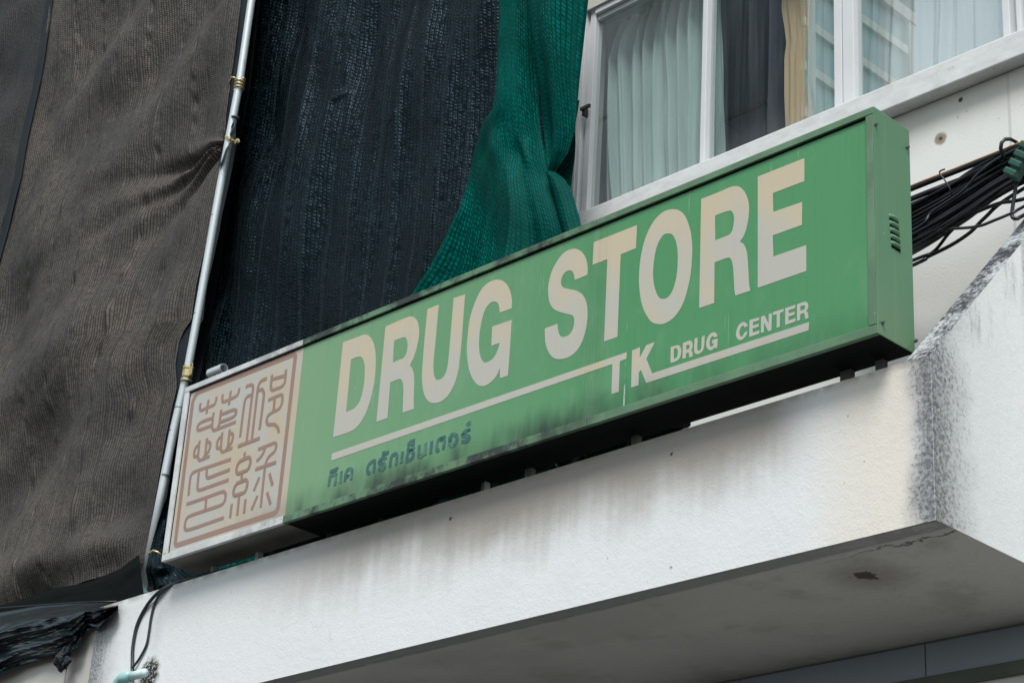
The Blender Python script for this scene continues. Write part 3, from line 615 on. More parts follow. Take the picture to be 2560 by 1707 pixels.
def stroke(mb, pts, org, sc, hw, y0, th, smooth=True, closed=False):
    """ribbon of constant width lying on the sign face"""
    q = crom(pts, 6, closed) if smooth else [(p[0], p[1]) for p in pts]
    W = [P(org[0]+x/sc, org[1]+y/sc, y0) for x, y in q]; W = [(p.x, p.z) for p in W]; n = len(W); Lp = []; Rp = []
    for i in range(n):
        if closed: a_, b_ = W[i-1], W[(i+1) % n]
        else: a_, b_ = W[max(i-1, 0)], W[min(i+1, n-1)]
        d1 = Vector((W[i][0]-a_[0], W[i][1]-a_[1])); d2 = Vector((b_[0]-W[i][0], b_[1]-W[i][1]))
        d1 = d1.normalized() if d1.length > 1e-7 else d2.normalized(); d2 = d2.normalized() if d2.length > 1e-7 else d1
        t_ = (d1+d2).normalized(); nn = Vector((-t_.y, t_.x)); m = 1/max(.55, nn.dot(Vector((-d1.y, d1.x))))
        Lp.append((W[i][0]+nn.x*hw*m, W[i][1]+nn.y*hw*m)); Rp.append((W[i][0]-nn.x*hw*m, W[i][1]-nn.y*hw*m))
    y1_ = y0-th
    for i in range(n if closed else n-1):
        j = (i+1) % n
        mb.face([(Lp[i][0], y1_, Lp[i][1]), (Rp[i][0], y1_, Rp[i][1]), (Rp[j][0], y1_, Rp[j][1]), (Lp[j][0], y1_, Lp[j][1])])
        for E_ in (Lp, Rp): mb.face([(E_[i][0], y1_, E_[i][1]), (E_[j][0], y1_, E_[j][1]), (E_[j][0], y0, E_[j][1]), (E_[i][0], y0, E_[i][1])])
def poly_pts(*p): return list(p)
# Thai lettering, one mesh per character
OA, SA, OB_, SB = (810, 1120), 12.379, (990, 1040), 11.76
thai = [
 (OA, SA, [[(205,830),(185,950),(150,1165)],[(240,880),(300,815),(370,800),(378,870),(345,1150)],[(190,740),(300,690),(420,640)],[(412,590),(405,640)]]),
 (OA, SA, [[(540,710),(505,1090)]]),
 (OA, SA, [[(650,1035),(668,860),(690,740),(750,665),(830,640),(872,700),(865,800),(840,985)],[(690,890),(745,855),(752,815)]]),
 (OA, SA, [[(1440,745),(1390,770),(1350,730),(1352,620),(1400,500),(1500,415),(1572,395),(1565,520),(1540,760)]]),
 (OA, SA, [[(1915,350),(1890,300),(1820,305),(1730,385),(1715,450),(1790,480),(1880,500),(1885,580),(1840,640),(1750,655),(1690,615)],[(1810,160),(1890,160),(2010,130)],[(1855,95),(1848,150)]]),
 (OA, SA, [[(2040,590),(2060,420),(2090,280),(2160,195),(2235,180),(2265,240),(2250,380),(2230,535)]]),
 (OB_, SB, [[(195,1040),(160,1380)]]),
 (OB_, SB, [[(325,965),(375,960),(385,1010),(345,1120),(320,1310),(400,1285),(480,1230),(520,1120),(495,1040),(440,1020),(480,960),(555,885)],[(360,870),(400,790),(470,745),(560,715)],[(430,815),(550,790)]]),
 (OB_, SB, [[(690,850),(672,1170),(720,1190),(790,1140),(860,1090)],[(880,790),(860,1150)]]),
 (OB_, SB, [[(1055,730),(1020,1105)]]),
 (OB_, SB, [[(1280,985),(1225,1010),(1195,960),(1205,830),(1245,710),(1305,665),(1340,690),(1370,650),(1430,625),(1422,780),(1395,980)]]),
 (OB_, SB, [[(1650,690),(1590,700),(1585,650),(1620,570),(1690,530),(1770,560),(1795,650),(1770,770),(1700,850),(1620,870),(1580,800),(1580,740)]]),
 (OB_, SB, [[(2150,440),(2150,395),(2080,420),(1990,500),(1965,560),(2060,575),(2140,600),(2150,670),(2090,730),(1930,740)],[(2100,280),(2130,225),(2210,185)]]),
]
for og, sc_, sts in thai:
    mb = MB()
    for k, st in enumerate(sts): stroke(mb, st, og, sc_, .0115, PY, .002+.0002*k)
    mb.build('thai_letter', MT['thai'], p1)
# the seal: rounded frame and the ancient characters inside it
sl = MB()
cor = [((481.6, 980.4), .085), ((744.6, 875.7), .045), ((698.2, 1285), .06), ((432.3, 1371.8), .045)]
W = [P(*c, PY) for c, r in cor]; ring_o = []; ring_i = []
tl_, tr_, br_, bl_ = W
for (c, r), w_, (sx, sz), a0 in zip(cor, W, ((1, -1), (-1, -1), (-1, 1), (1, 1)), (180, 90, 0, -90)):
    th_ = .034
    for k in range(9):
        an = R(a0-90*k/8); ccx, ccz = w_.x+sx*r, w_.z+sz*r
        ring_o.append((ccx+r*math.cos(an), ccz+r*math.sin(an)))
        ri_ = max(.012, r-th_); ci_x, ci_z = w_.x+sx*(th_+ri_), w_.z+sz*(th_+ri_)
        ring_i.append((ci_x+ri_*math.cos(an), ci_z+ri_*math.sin(an)))
n = len(ring_o)
for i in range(n):
    j = (i+1) % n; y1_ = PY-.0012
    sl.face([(ring_o[i][0], y1_, ring_o[i][1]), (ring_i[i][0], y1_, ring_i[i][1]), (ring_i[j][0], y1_, ring_i[j][1]), (ring_o[j][0], y1_, ring_o[j][1])])
    for rg in (ring_o, ring_i): sl.face([(rg[i][0], y1_, rg[i][1]), (rg[j][0], y1_, rg[j][1]), (rg[j][0], PY, rg[j][1]), (rg[i][0], PY, rg[i][1])])
sl.build('seal_border', MT['seal'], p2)
A_, B_, C_, D_ = (430, 880), (580, 880), (410, 1130), (560, 1110)
dB = lambda x, y: (x+112, y-1288)     # B crop -> D crop
chars = [
 (A_, [[(402,712),(392,780),(410,815),(500,775),(590,735),(615,690),(626,622)],[(513,668),(485,860)]]),
 (A_, [[(714,588),(704,660),(722,695),(812,660),(900,615),(930,570),(945,500)],[(825,543),(800,737)]]),
 (A_, [[(585,843),(562,1040),(585,1090),(640,1075),(895,975)],[(565,925),(430,972),(370,1020),(358,1075),(385,1088),(550,1030)],[(690,803),(662,1010),(640,1050)],[(700,868),(860,808),(900,820),(885,880),(830,920),(685,975)]]),
 (A_, [[(388,1238),(366,1470),(390,1512),(440,1495),(530,1455)],[(365,1300),(325,1355),(310,1440),(330,1462),(372,1440)],[(490,1203),(466,1430),(435,1490)],[(505,1250),(538,1280),(522,1370),(475,1430)]]),
 (A_, [[(706,1120),(684,1352),(708,1394),(758,1377),(848,1337)],[(683,1182),(643,1237),(628,1322),(648,1344),(690,1322)],[(808,1082),(784,1312),(753,1372)],[(823,1128),(856,1160),(840,1252),(793,1312)]]),
 (B_, [[(193,488),(265,458),(298,490),(285,590),(205,1255)],[(285,592),(215,625),(180,690),(115,1188)],[(490,367),(405,410),(368,490),(350,620),(278,1232)],[(378,535),(425,523),(448,580),(440,680),(388,1082)],[(85,1317),(390,1202)]]),
 (B_, [[(562,316),(546,490),(565,530),(620,515),(700,480),(742,415),(757,243)],[(570,380),(745,328)]]),
 (B_, [[(508,672),(600,632),(690,597),(708,645),(690,745),(645,802),(570,840),(500,900),(488,980),(515,1015),(590,1012),(640,1055),(658,1128)],[(600,640),(583,822)]]),
 (B_, [[(365,1362),(500,1308),(600,1272),(622,1310),(595,1390),(520,1460),(480,1540),(455,1680),(403,2173)],[(470,1330),(420,1445),(345,1525)],[(328,1640),(620,1540)]]),
 (D_, [[(497,460),(417,655)]]), (D_, [[(638,412),(680,575)]]), (D_, [[(470,720),(384,922)]]), (D_, [[(604,672),(653,838)]]),
 (D_, [[(293,113),(282,200)],[(252,400),(247,510)],[(216,705),(187,995)],[(110,836),(88,1026)],[(303,768),(282,962)]]),
 (C_, [[(940,97),(700,180),(440,268),(385,315),(365,400),(345,605)],[(490,285),(470,500),(495,528),(600,495),(908,385)],[(605,230),(597,325),(622,355),(720,320),(925,242)]]),
 (C_, [[(315,728),(560,645),(820,553),(862,580),(850,680),(800,738),(580,815),(360,893),(310,945),(292,1050),(320,1088),(500,1035),(840,915)],[(592,650),(580,815)]]),
]
loops = [(D_, [(290,205),(350,182),(373,220),(362,295),(330,355),(260,388),(200,408),(177,380),(188,300),(225,240)]), (D_, [(250,520),(305,496),(328,530),(318,610),(285,670),(220,695),(155,715),(135,680),(150,605),(190,545)])]
for og, sts in chars:
    for k, st in enumerate(sts):
        mb = MB(); stroke(mb, st, og, 5.6, .0118, PY, .0012+.0002*k); mb.build('seal_stroke', MT['seal'], p2)
for og, lp in loops:
    mb = MB(); stroke(mb, lp, og, 5.6, .0118, PY, .0024, True, True); mb.build('seal_stroke', MT['seal'], p2)

# ------------------------------------------------------------------ scaffolding nets
def curve_at(c, t):
    n = len(c)-1; f = min(max(t, 0), 1)*n; i = min(int(f), n-1); f -= i
    return (c[i][0]+(c[i+1][0]-c[i][0])*f, c[i][1]+(c[i+1][1]-c[i][1])*f)
def resample_y(c, n):
    """px polyline resampled evenly in y"""
    out = []
    for k in range(n+1):
        y = c[0][1]+(c[-1][1]-c[0][1])*k/n
        for (x0, y0), (x1, y1) in zip(c, c[1:]):
            if y0 <= y <= y1 or (k == n and (x1, y1) == c[-1]):
                f = (y-y0)/(y1-y0) if y1 != y0 else 0; out.append((x0+(x1-x0)*min(1, f), y)); break
    return out
def sm(a_, b_, x):
    t_ = min(1, max(0, (x-a_)/(b_-a_))); return t_*t_*(3-2*t_)
def N(x, y, z=0): return noise.noise(Vector((x, y, z)))
def sheet(mb, left, right, y0, disp, nu, nv, ny=60, uoff=0):
    Lc, Rc = resample_y(left, ny), resample_y(right, ny)
    def fn(u, v):
        l = curve_at(Lc, v); r = curve_at(Rc, v); a_ = P(*l, y0); b_ = P(*r, y0); p = a_.lerp(b_, u)
        return (p.x, y0-disp(p.x, p.z, u, v), p.z)
    wd = (P(*Rc[ny//2], y0)-P(*Lc[ny//2], y0)).length; ht = (P(*Lc[-1], y0)-P(*Lc[0], y0)).length
    mb.grid(fn, nu, nv, lambda u, v: (uoff+u*wd, -v*ht))

TIE = P(572, 348, .86)
def edge_win(u, k=.14): return sm(0, k, u)*sm(0, k, 1-u)
def d_brown(x, z, u, v):
    W_ = edge_win(u)
    a_ = x*.86+z*.5; b_ = z*.86-x*.5
    d = W_*(.20*N(a_*.55+3, b_*1.1, 1)+.055*N(a_*.9, b_*2.0, 5)+.05*N(x*1.9+z*.25, z*.45, 15)+.012*N(a_*1.8, b_*4.2, 6))
    k = u*8+.3*N(u*4, z*.8, 2); c_ = abs((k % 1)-.5); ci = math.floor(k)
    d += W_*.030*math.exp(-(c_/.075)**2)*(.8*N(ci*3.7, z*2.4, 2)+1.1*N(ci*5.1, z*7.5, 12))
    k2 = u*16+.5+.3*N(u*4, z*.8, 2); c2_ = abs((k2 % 1)-.5); d += W_*.014*math.exp(-(c2_/.13)**2)*N(math.floor(k2)*2.9, z*8, 22)
    d += .008*N(x*4+z*1.2, z*4, 8)*W_+.003*N(x*12, z*9, 9)
    dx, dz = x-TIE.x, z-TIE.z; r = math.hypot(dx, dz)
    if dx < .05:
        an = math.atan2(dz, -dx); d += -.05*math.exp(-(r/.16)**2)
        fr = math.exp(-r/.75)*sm(0, .12, r)
        d += fr*(-.17*math.exp(-((an-.11)/.065)**2)+.10*math.exp(-((an+.03)/.06)**2)-.05*math.exp(-((an+.12)/.04)**2)+.07*math.exp(-((an+.24)/.07)**2)-.06*math.exp(-((an+.40)/.07)**2)+.06*math.exp(-((an-.30)/.12)**2))
    d += .13*math.exp(-((v-.955)/.03)**2)*(.7+.5*N(x*2.5, 3.3))*W_
    return d
def d_far(x, z, u, v): return sm(0, .1, 1-u)*(.12*N(x*.9, z*1.1, 21)+.06*N(x*2.2, z*2, 25))+.022*N(x*6, z*4, 28)
net1 = thing('debris_net', P(250, 700, .9), 'greyish brown knitted shade net left of the steel pole', 'netting')
NL = [(176, -330), (125, 0), (108, 139), (88, 238), (66, 330), (48, 439), (15, 570), (-20, 700), (-95, 1100), (-150, 1600)]
NR = [(648, -330), (603, 0), (585, 146), (570, 256), (560, 335), (566, 352), (558, 390), (526, 548), (523, 575), (490, 716), (479, 800), (448, 844), (438, 917), (444, 965), (428, 1027), (406, 1140), (369, 1356), (359, 1405)]
mb = MB(); sheet(mb, NL, NR, .90, d_brown, 190, 380); mb.build('mesh_panel', MT['net1'], net1, smooth=True)
def hem(mb, path, wpx, y0, uo=0, disp=None):
    Lc = resample_y(path, 80)
    def fn(u, v):
        l = curve_at(Lc, v); wv_ = curve_at(Lc, v); p = P(l[0]+wpx*u, l[1], y0); return (p.x, y0+.012*math.sin(u*math.pi)-(disp(p.x, p.z) if disp else 0), p.z)
    mb.grid(fn, 5, 160)
mb = MB(); hem(mb, [(x-6, y) for x, y in NR], 34, .905, disp=lambda x, z: .012*N(x*3, z*2.5, 4)); mb.build('hem', MT['hem'], net1, smooth=True)
mb = MB(); hem(mb, [(x-11, y) for x, y in NL], 17, .885, disp=lambda x, z: .012*N(x*3, z*2.5, 4)); mb.build('hem', MT['hem'], net1, smooth=True)
# fabric pulled round the pole at the tie

fl = MB()
for tri in (((562, 352), (585, 300), (588, 340)), ((562, 356), (588, 342), (545, 425))): fl.grid(lambda u, v, tri=tri: tuple(P((tri[0][0]*(1-u)+(tri[1][0]*(1-v)+tri[2][0]*v)*u), (tri[0][1]*(1-u)+(tri[1][1]*(1-v)+tri[2][1]*v)*u), .74+.12*(1-u)+.015*math.sin(v*9))), 10, 10)
fl.build('pulled_corner', MT['hem'], net1, smooth=True)
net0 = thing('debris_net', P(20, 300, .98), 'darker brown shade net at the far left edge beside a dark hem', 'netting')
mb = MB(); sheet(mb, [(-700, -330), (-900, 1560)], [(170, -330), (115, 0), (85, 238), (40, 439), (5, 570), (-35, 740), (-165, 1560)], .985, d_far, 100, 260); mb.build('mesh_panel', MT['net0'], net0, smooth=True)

net2 = thing('debris_net', P(900, 400, 1.05), 'glossy blue-black shade net between the steel pole and the green net', 'netting')
SLT = [P(838, 238, 1.05), P(968, 285, 1.05)]
def d_black(x, z, u, v):
    W_ = sm(0, .08, u)
    d = W_*(.13*N(x*.9+7, z*.5, 31)+.060*N(x*2.4, z*.9, 33)+.026*N(x*5.5, z*1.1, 35))+.007*N(x*10, z*4, 36)+.003*N(x*20, z*12, 37)
    k = u*9+.25*N(u*3, z*.7, 8); c_ = abs((k % 1)-.5); d += W_*.022*math.exp(-(c_/.12)**2)*(.2+N(math.floor(k)*2.1, z*1.6, 3)+.6*N(math.floor(k)*4.1, z*5.0, 13))
    d -= .46*max(0, u-.58)**1.05*(1+.4*math.sin(z*2.2+1))
    for q_, s_ in enumerate(SLT):
        e_ = (x-s_.x)/(.10-.03*q_); f_ = (z-s_.z)-.015*e_
        if abs(e_) < 2.2: d += (.022-.010*q_)*math.exp(-e_**4)*(math.exp(-(f_/.05)**2) if f_ > 0 else math.exp(-(f_/.012)**2))
        if abs(e_) < 3 and f_ < 0: d += .020*math.exp(-((abs(e_)-1)/.3)**2)*math.exp(f_/.6)
    return d
mb = MB(); sheet(mb, [(690, -330), (632, 0), (560, 400), (480, 880), (385, 1420), (380, 1560)], [(1352, -330), (1348, 0), (1335, 300), (1320, 700), (1320, 1300), (1320, 1560)], 1.10, d_black, 260, 320); mb.build('mesh_panel', MT['net2'], net2, smooth=True)
mb = MB(); hem(mb, [(668, -330), (616, 0), (593, 207), (560, 400), (500, 760), (468, 930), (380, 1440)], 34, 1.04); mb.build('hem', MT['hem'], net2, smooth=True)
# lower corner of the black net pulled forward past the pole
cl = [(424, 1222), (396, 1300), (372, 1385), (364, 1425), (372, 1465)]; cr_ = [(470, 1190), (470, 1300), (500, 1400), (560, 1430), (640, 1440)]
mb = MB(); Lc, Rc = cl, cr_
def corner(u, v):
    l, r_ = curve_at(Lc, v), curve_at(Rc, v); q = (l[0]+(r_[0]-l[0])*u, l[1]+(r_[1]-l[1])*u)
    yy = .70+.30*u+.025*math.sin(u*14+v*3)*(1-.5*u)+.02*N(u*5, v*5, 2)-.05*math.exp(-((v-.7)/.12)**2)*(1-u)
    return tuple(P(*q, yy))
mb.grid(corner, 50, 40, lambda u, v: (u*.6, -v*1.2)); mb.build('gathered_corner', MT['net2'], net2, smooth=True)

gn = thing('debris_net', P(1330, 300, .95), 'bright green shade net gathered and tied beside the window', 'netting')
def d_g1(x, z, u, v):
    low = sm(.34, .6, v)
    up = .26*math.sin(math.pi*min(1, u*1.02))**.8+.03*math.sin(u*9+1.2*N(x, z*.6))*edge_win(u, .15)+.012*math.sin(u*15+N(x*2, z)*2)
    q_ = u*2.3+.28*N(u*2, v*2.0, 4)+.1; f = .22*(1-abs(2*(q_ % 1)-1)**.8)-.05+.07*(1-abs(2*((q_*2.1+.3) % 1)-1))+.012*math.sin(u*40+3*N(u*2, v*3, 7))
    pinch = math.exp(-((v-.40)/.05)**2)*.07
    ew = edge_win(u, .07)
    return up*(1-low)+f*ew*low*(.5+.8*sm(.4, .8, v))+.03*low-pinch*u*ew+.010*N(x*7, z*3, 3)+.003*N(x*16, z*9, 5)+.05*math.exp(-((v-.405)/.018)**2)*math.sin(u*16)*u
gl_ = [(1305, -330), (1297, 0), (1290, 150), (1283, 250), (1272, 300), (1240, 318), (1200, 420), (1165, 540), (1110, 650), (1060, 740), (900, 940), (640, 1290), (520, 1480)]
gr_ = [(1336, -330), (1337, 0), (1342, 150), (1350, 300), (1364, 385), (1378, 440), (1400, 500), (1425, 570), (1440, 640), (1460, 740), (1490, 940), (1530, 1290), (1540, 1480)]
mb = MB(); sheet(mb, gl_, gr_, .90, d_g1, 120, 320)
mb.build('draped_skirt', MT['net3'], gn, smooth=True)
def d_g2(x, z, u, v):
    return .25*math.sin(math.pi*u)**.75*(1-.94*sm(.45, 1, v))+(.022*math.sin(u*10+N(x, z)*2+1)+.010*N(x*8, z*3, 6))*edge_win(u, .1)+.01
mb = MB(); sheet(mb, [(1350, -330), (1350, 0), (1355, 140), (1361, 270), (1364, 350), (1368, 395), (1376, 430)], [(1480, -330), (1474, 0), (1462, 110), (1452, 200), (1444, 290), (1437, 340), (1424, 382), (1404, 412), (1386, 434)], .90, d_g2, 60, 200, uoff=2)
mb.build('gathered_fold', MT['net3'], gn, smooth=True)
mb = MB(); sheet(mb, [(1370, 440), (1375, 470), (1386, 510), (1404, 560), (1424, 620), (1455, 760)], [(1388, 430), (1412, 448), (1430, 475), (1446, 525), (1460, 580), (1490, 740)], .86, lambda x, z, u, v: .05*math.sin(math.pi*u)+.03*v+.008*N(x*12, z*6, 2), 30, 60, uoff=4)
mb.build('loose_flap', MT['net3'], gn, smooth=True)
mb = MB(); sheet(mb, [(1360, 250), (1364, 380), (1366, 440), (1366, 640)], [(1447, 250), (1436, 390), (1428, 470), (1448, 640)], .99, lambda x, z, u, v: .02*N(x*5, z*4), 20, 40, uoff=6); mb.build('back_fold', MT['net3'], gn, smooth=True)
# green cloth stuffed along the foot of the skirt, seen in the slot below the sign
def foot(x0, x1, sd):
    def fn(u, v):
        cx_ = x0+(x1-x0)*u; cy_ = 903+.3066*(2264-cx_)-34+62*v; p = P(cx_, cy_, .42)
        return (p.x, .42+.05*math.sin(u*(x1-x0)*.045+v*2)+.05*N(u*(x1-x0)*.016, v*3, sd), p.z+.02*N(u*(x1-x0)*.02, v, sd+3))
    return fn
mb = MB(); mb.grid(foot(630, 1400, 0), 160, 10, lambda u, v: (u*4, -v*.3)); mb.build('bunched_foot', MT['net3'], gn, smooth=True)
mb = MB(); mb.grid(foot(1385, 1720, 5), 70, 10, lambda u, v: (u*2, -v*.3)); mb.build('bunched_foot', MT['net2'], net2, smooth=True)  # black piece added to darken the slot below the sign

# ------------------------------------------------------------------ steel pole with its clamps
pp = [(690, -420), (629, 0), (599, 207), (570, 360), (537, 544), (495, 784), (468, 931), (435, 1072), (408, 1208), (352, 1500)]
pole = thing('scaffold_pole', P(352, 1500, .8), 'slim galvanised scaffold pole leaning between the brown and black nets', 'pole')
path = [P(*q, .8) for q in pp]
mb = MB(); mb.tube(path, .031, 16); mb.build('tube', MT['galv'], pole, smooth=True)
for q in ((588, 294), (537, 540), (494, 786), (447, 1020), (433, 1078), (414, 1188)):
    c = P(*q, .8); dr = (path[4]-path[5]).normalized(); mb = MB(); mb.tube([c-dr*.004, c+dr*.004], .0325, 16, True); mb.build('joint', MT['steel'], pole, smooth=False)
bk = P(350, 1487, .8); mb = MB(); mb.box((bk.x-.07, .72, bk.z-.05), (bk.x+.07, .88, bk.z+.02)); mb.build('base_clip', MT['pvc'], pole, bevel=.006)
dr = (path[3]-path[4]).normalized()
def ring(mb, c, r0, r1, h):
    mb.tube([c-dr*h/2, c-dr*h/2.01, c+dr*h/2.01, c+dr*h/2], [r0, r1, r1, r0], 16)
c = P(469, 934, .8); t = thing('pole_clamp', c, 'brass-coloured swivel clamp round the pole just above the sign corner', 'clamp', 'fittings on the scaffold pole')
mb = MB(); ring(mb, c+dr*.045, .036, .042, .02); ring(mb, c, .036, .040, .055); ring(mb, c-dr*.055, .036, .044, .016); mb.build('band', MT['brass'], t, smooth=False)
mb = MB(); rt = Vector((1, -.35, 0)).normalized(); e1 = [c+rt*.045+dr*.04, c+rt*.10+dr*.045, c+rt*.105-dr*.045, c+rt*.045-dr*.045]; mb.tube(e1+[e1[0]], .005, 6); mb.tube([c+rt*.055+dr*.035, c+rt*.06-dr*.04], .011, 8); mb.build('bail', MT['brass'], t)
mb = MB(); mb.tube([c-rt*.03-dr*.02, c-rt*.13-dr*.005], .007, 8); mb.tube([c-rt*.05-dr*.018, c-rt*.08-dr*.012], .013, 6); mb.build('bolt', MT['brass'], t)
c = P(599, 212, .8); t = thing('pole_clamp', c, 'pale brass wire wrapped round the upper pole with a hooked end', 'clamp', 'fittings on the scaffold pole')
mb = MB()
mb.tube([c+Vector((.037*math.cos(a_*.7), .037*math.sin(a_*.7), .05-.11*a_/34)) + dr*0 for a_ in range(34)], .0075, 6)
mb.build('wire_coil', MT['brass'], t, smooth=True)
mb = MB(); mb.tube([c+Vector((-.02, -.035, .05)), c+Vector((-.06, -.04, .075)), c+Vector((-.10, -.03, .055)), c+Vector((-.13, 0, .05))], .008, 6); mb.build('hook', MT['brass'], t, smooth=True)
c = P(580, 350, .72); t = thing('pole_clamp', c, 'small brass coupler at the tie where brown net is pulled to the pole', 'clamp', 'fittings on the scaffold pole')
mb = MB(); q1, q2 = P(566, 342, .70), P(577, 350, .70); mb.tube([q1, q2], .014, 8); mb.tube([q1+Vector((0, 0, -.02)), q2+Vector((0, 0, -.03))], .009, 8); mb.build('jaw', MT['brass'], t)
mb = MB(); q3 = P(592, 355, .74); mb.tube([q3-rt*.012, q3+rt*.02], .019, 6); mb.tube([q3+rt*.02, q3+rt*.035], .011, 6); mb.tube([q2, q3], .007, 6); mb.build('nut', MT['brass'], t)
c = P(378, 1385, .66); t = MB(); t.tube([c+Vector((-.03, 0, .02)), c+Vector((.0, -.02, .0)), c+Vector((.05, -.02, .012)), c+Vector((.08, 0, .0)), c+Vector((.09, .03, -.02))], .009, 6)
tag(t.build('tie_wire', MT['brass'], smooth=True, origin=c), 'short brass tie wire on the gathered net at the lower pole', 'wire')
# open end of a ledger tube behind the sign
c0, c1 = P(520, 939, .75), P(560, 921, .75); c1 = Vector((c1.x, .75, c1.z)); c0 = Vector((c1.x-.40, .80, c1.z-.0))
lt = thing('scaffold_tube', c1, 'short open ended grey tube poking out above the cream sign panel', 'tube')
t = MB(); t.tube([c1-Vector((.16, 0, 0)), c1], .038, 20, False); t.tube([c1, c1-Vector((.15, 0, 0))], .033, 20, False)
for k in range(20):
    a0, a1 = 2*math.pi*k/20, 2*math.pi*(k+1)/20; f = lambda r_, a_: c1+Vector((.0005, r_*math.cos(a_), r_*math.sin(a_)))
    t.face([f(.038, a0), f(.038, a1), f(.033, a1), f(.033, a0)])
t.build('tube_wall', MT['galv'], lt, smooth=True); t = MB(); t.tube([c1-Vector((.15, 0, 0)), c1-Vector((.148, 0, 0))], .0325, 20); t.build('dark_bore', MT['gap_shade'], lt)

# ------------------------------------------------------------------ black plastic sheet and neighbour's fascia, lower left
nb = thing('neighbour_canopy', (P(100, 1650, .03).x, .03, ZB), 'beige panelled canopy edge of the next shop under the black plastic', 'building')
xn = P(163, 1690, .03).x; mb = MB(); mb.box((xn+.006, .03, ZB-.4), (XP0-.03, .12, ZT-.12)); mb.box((xn-2.4, .03, ZB-.4), (xn-.006, .12, ZT-.12)); mb.build('fascia', MT['fascia'], nb, bevel=.003)
mb = MB(); mb.box((xn-2.4, .05, ZB-.4), (XP0-.035, .119, ZT-.13)); mb.build('fascia_backing', MT['gap_shade'], nb)
topc = [(-160, 1590), (0, 1530), (110, 1512), (205, 1505), (240, 1506), (294, 1508)]
botc = [(-160, 1760), (-20, 1692), (60, 1662), (150, 1640), (195, 1618), (218, 1570), (245, 1575), (270, 1552), (296, 1520)]
tp = thing('plastic_sheet', P(120, 1560, -.02), 'shiny crumpled black plastic sheet draped over the canopy end', 'plastic sheet')
def tarp(u, v):
    a_ = curve_at(topc, u); b_ = curve_at(botc, u); q = (a_[0]+(b_[0]-a_[0])*v, a_[1]+(b_[1]-a_[1])*v)
    e = 1-sm(0, .35, v); w_ = u*6+v*2.2
    def rg(x_, y_, k_): return 1-abs(N(x_, y_, k_))*2.4
    cr = .060*rg(v*2.6+.5*u, u*1.5+.3, 41)+.034*rg(v*6.0-1.2*u, u*2.6, 43)+.012*rg(v*11+u*5, u*7, 47)
    return tuple(P(q[0], q[1], .02+.14*e-cr*sm(.0, .3, v)))
mb = MB(); mb.grid(tarp, 90, 60); mb.build('draped_front', MT['tarp'], tp)
mb = MB()
tb = [(-160, 1555), (0, 1510), (55, 1495), (121, 1470), (219, 1450), (303, 1415), (345, 1380)]; tc = [(-160, 1600), (0, 1545), (110, 1520), (205, 1508), (240, 1507), (294, 1507), (360, 1487)]
def tuck(u, v):
    a_ = curve_at(tb, u); b_ = curve_at(tc, u); return tuple(P(a_[0]+(b_[0]-a_[0])*v, a_[1]+(b_[1]-a_[1])*v, 1.0-.62*sm(0, .25, v)-.2*v+.03*N(u*7, v*4, 3)))
mb.grid(tuck, 50, 16); mb.build('tucked_top', MT['gap_shade'], tp, smooth=True)  # near-black gap colour paints the shade on this tucked plastic
mb = MB(); c = P(166, 1640, -.05)
mb.grid(lambda u, v: (c.x+.05*math.sin(v*math.pi)**.6*math.cos(u*6.283)*(1+1.1*N(math.cos(u*6.283)*2, math.sin(u*6.283)*2, v*4)), c.y-.02+.05*math.sin(v*math.pi)*math.sin(u*6.283)*(1+.6*N(u*6, v*5)), c.z+.06-.17*v+.02*N(u*8, v*8)), 26, 16); mb.build('knotted_end', MT['hem'], tp)
mb = MB(); cd0 = P(-20, 1519, .04); cds = [P(-160, 1558, .04), P(0, 1519, .04), P(100, 1512, .03), P(200, 1505, .02), P(292, 1503, .02)]; mb.tube(cds, .006, 6); tag(mb.build('rope', MT['cable'], smooth=True, origin=cds[0]), 'thin dark cord strung along the top of the black plastic sheet', 'cord')

# ------------------------------------------------------------------ pipe and cables at the lower left
c0, c1, c2 = P(286, 1775, -.06), P(290, 1698, -.06), P(372, 1699, -.06)
pv = thing('drain_pipe', c0, 'teal plastic pipe with an elbow at the foot of the white canopy', 'pipe')
mb = MB(); z1 = P(300, 1697, -.06).z; xx = P(295, 1697, -.06).x; mb.tube([(xx, -.06, z1-.5), (xx, -.06, z1-.06), (xx+.012, -.06, z1-.02), (xx+.05, -.06, z1), (xx+.14, -.06, z1)], .036, 14); mb.build('elbow', MT['pvc'], pv, smooth=True)
mb = MB(); mb.tube([(xx+.14, -.06, z1), (xx+.29, -.06, z1)], .028, 14); mb.build('pipe_run', MT['pvcl'], pv, smooth=True)
def pxpath(pts, y): return [P(p[0], p[1], (p[2] if len(p) > 2 else y)) for p in pts]
def smooth3(pts, n=6):
    out = []
    for i in range(len(pts)-1):
        a_, b_ = pts[i], pts[i+1]; m0 = (b_-pts[max(i-1, 0)])/2; m1 = (pts[min(i+2, len(pts)-1)]-a_)/2
        for k in range(n):
            t_ = k/n; out.append(a_*(2*t_**3-3*t_*t_+1)+m0*(t_**3-2*t_*t_+t_)+b_*(-2*t_**3+3*t_*t_)+m1*(t_**3-t_*t_))
    return out+[pts[-1]]
r7 = lambda x, y: (x/2.735, 1137+y/2.735)
w1 = [(*r7(905, 1530), -.02), (*r7(905, 1400), -.012), (*r7(910, 1300), -.012), (*r7(935, 1170), -.012), (*r7(985, 1060), -.012), (*r7(1050, 970), -.02), (*r7(1130, 905), -.012), (*r7(1220, 868), .03), (*r7(1420, 818), .06), (*r7(1700, 735), .07)]
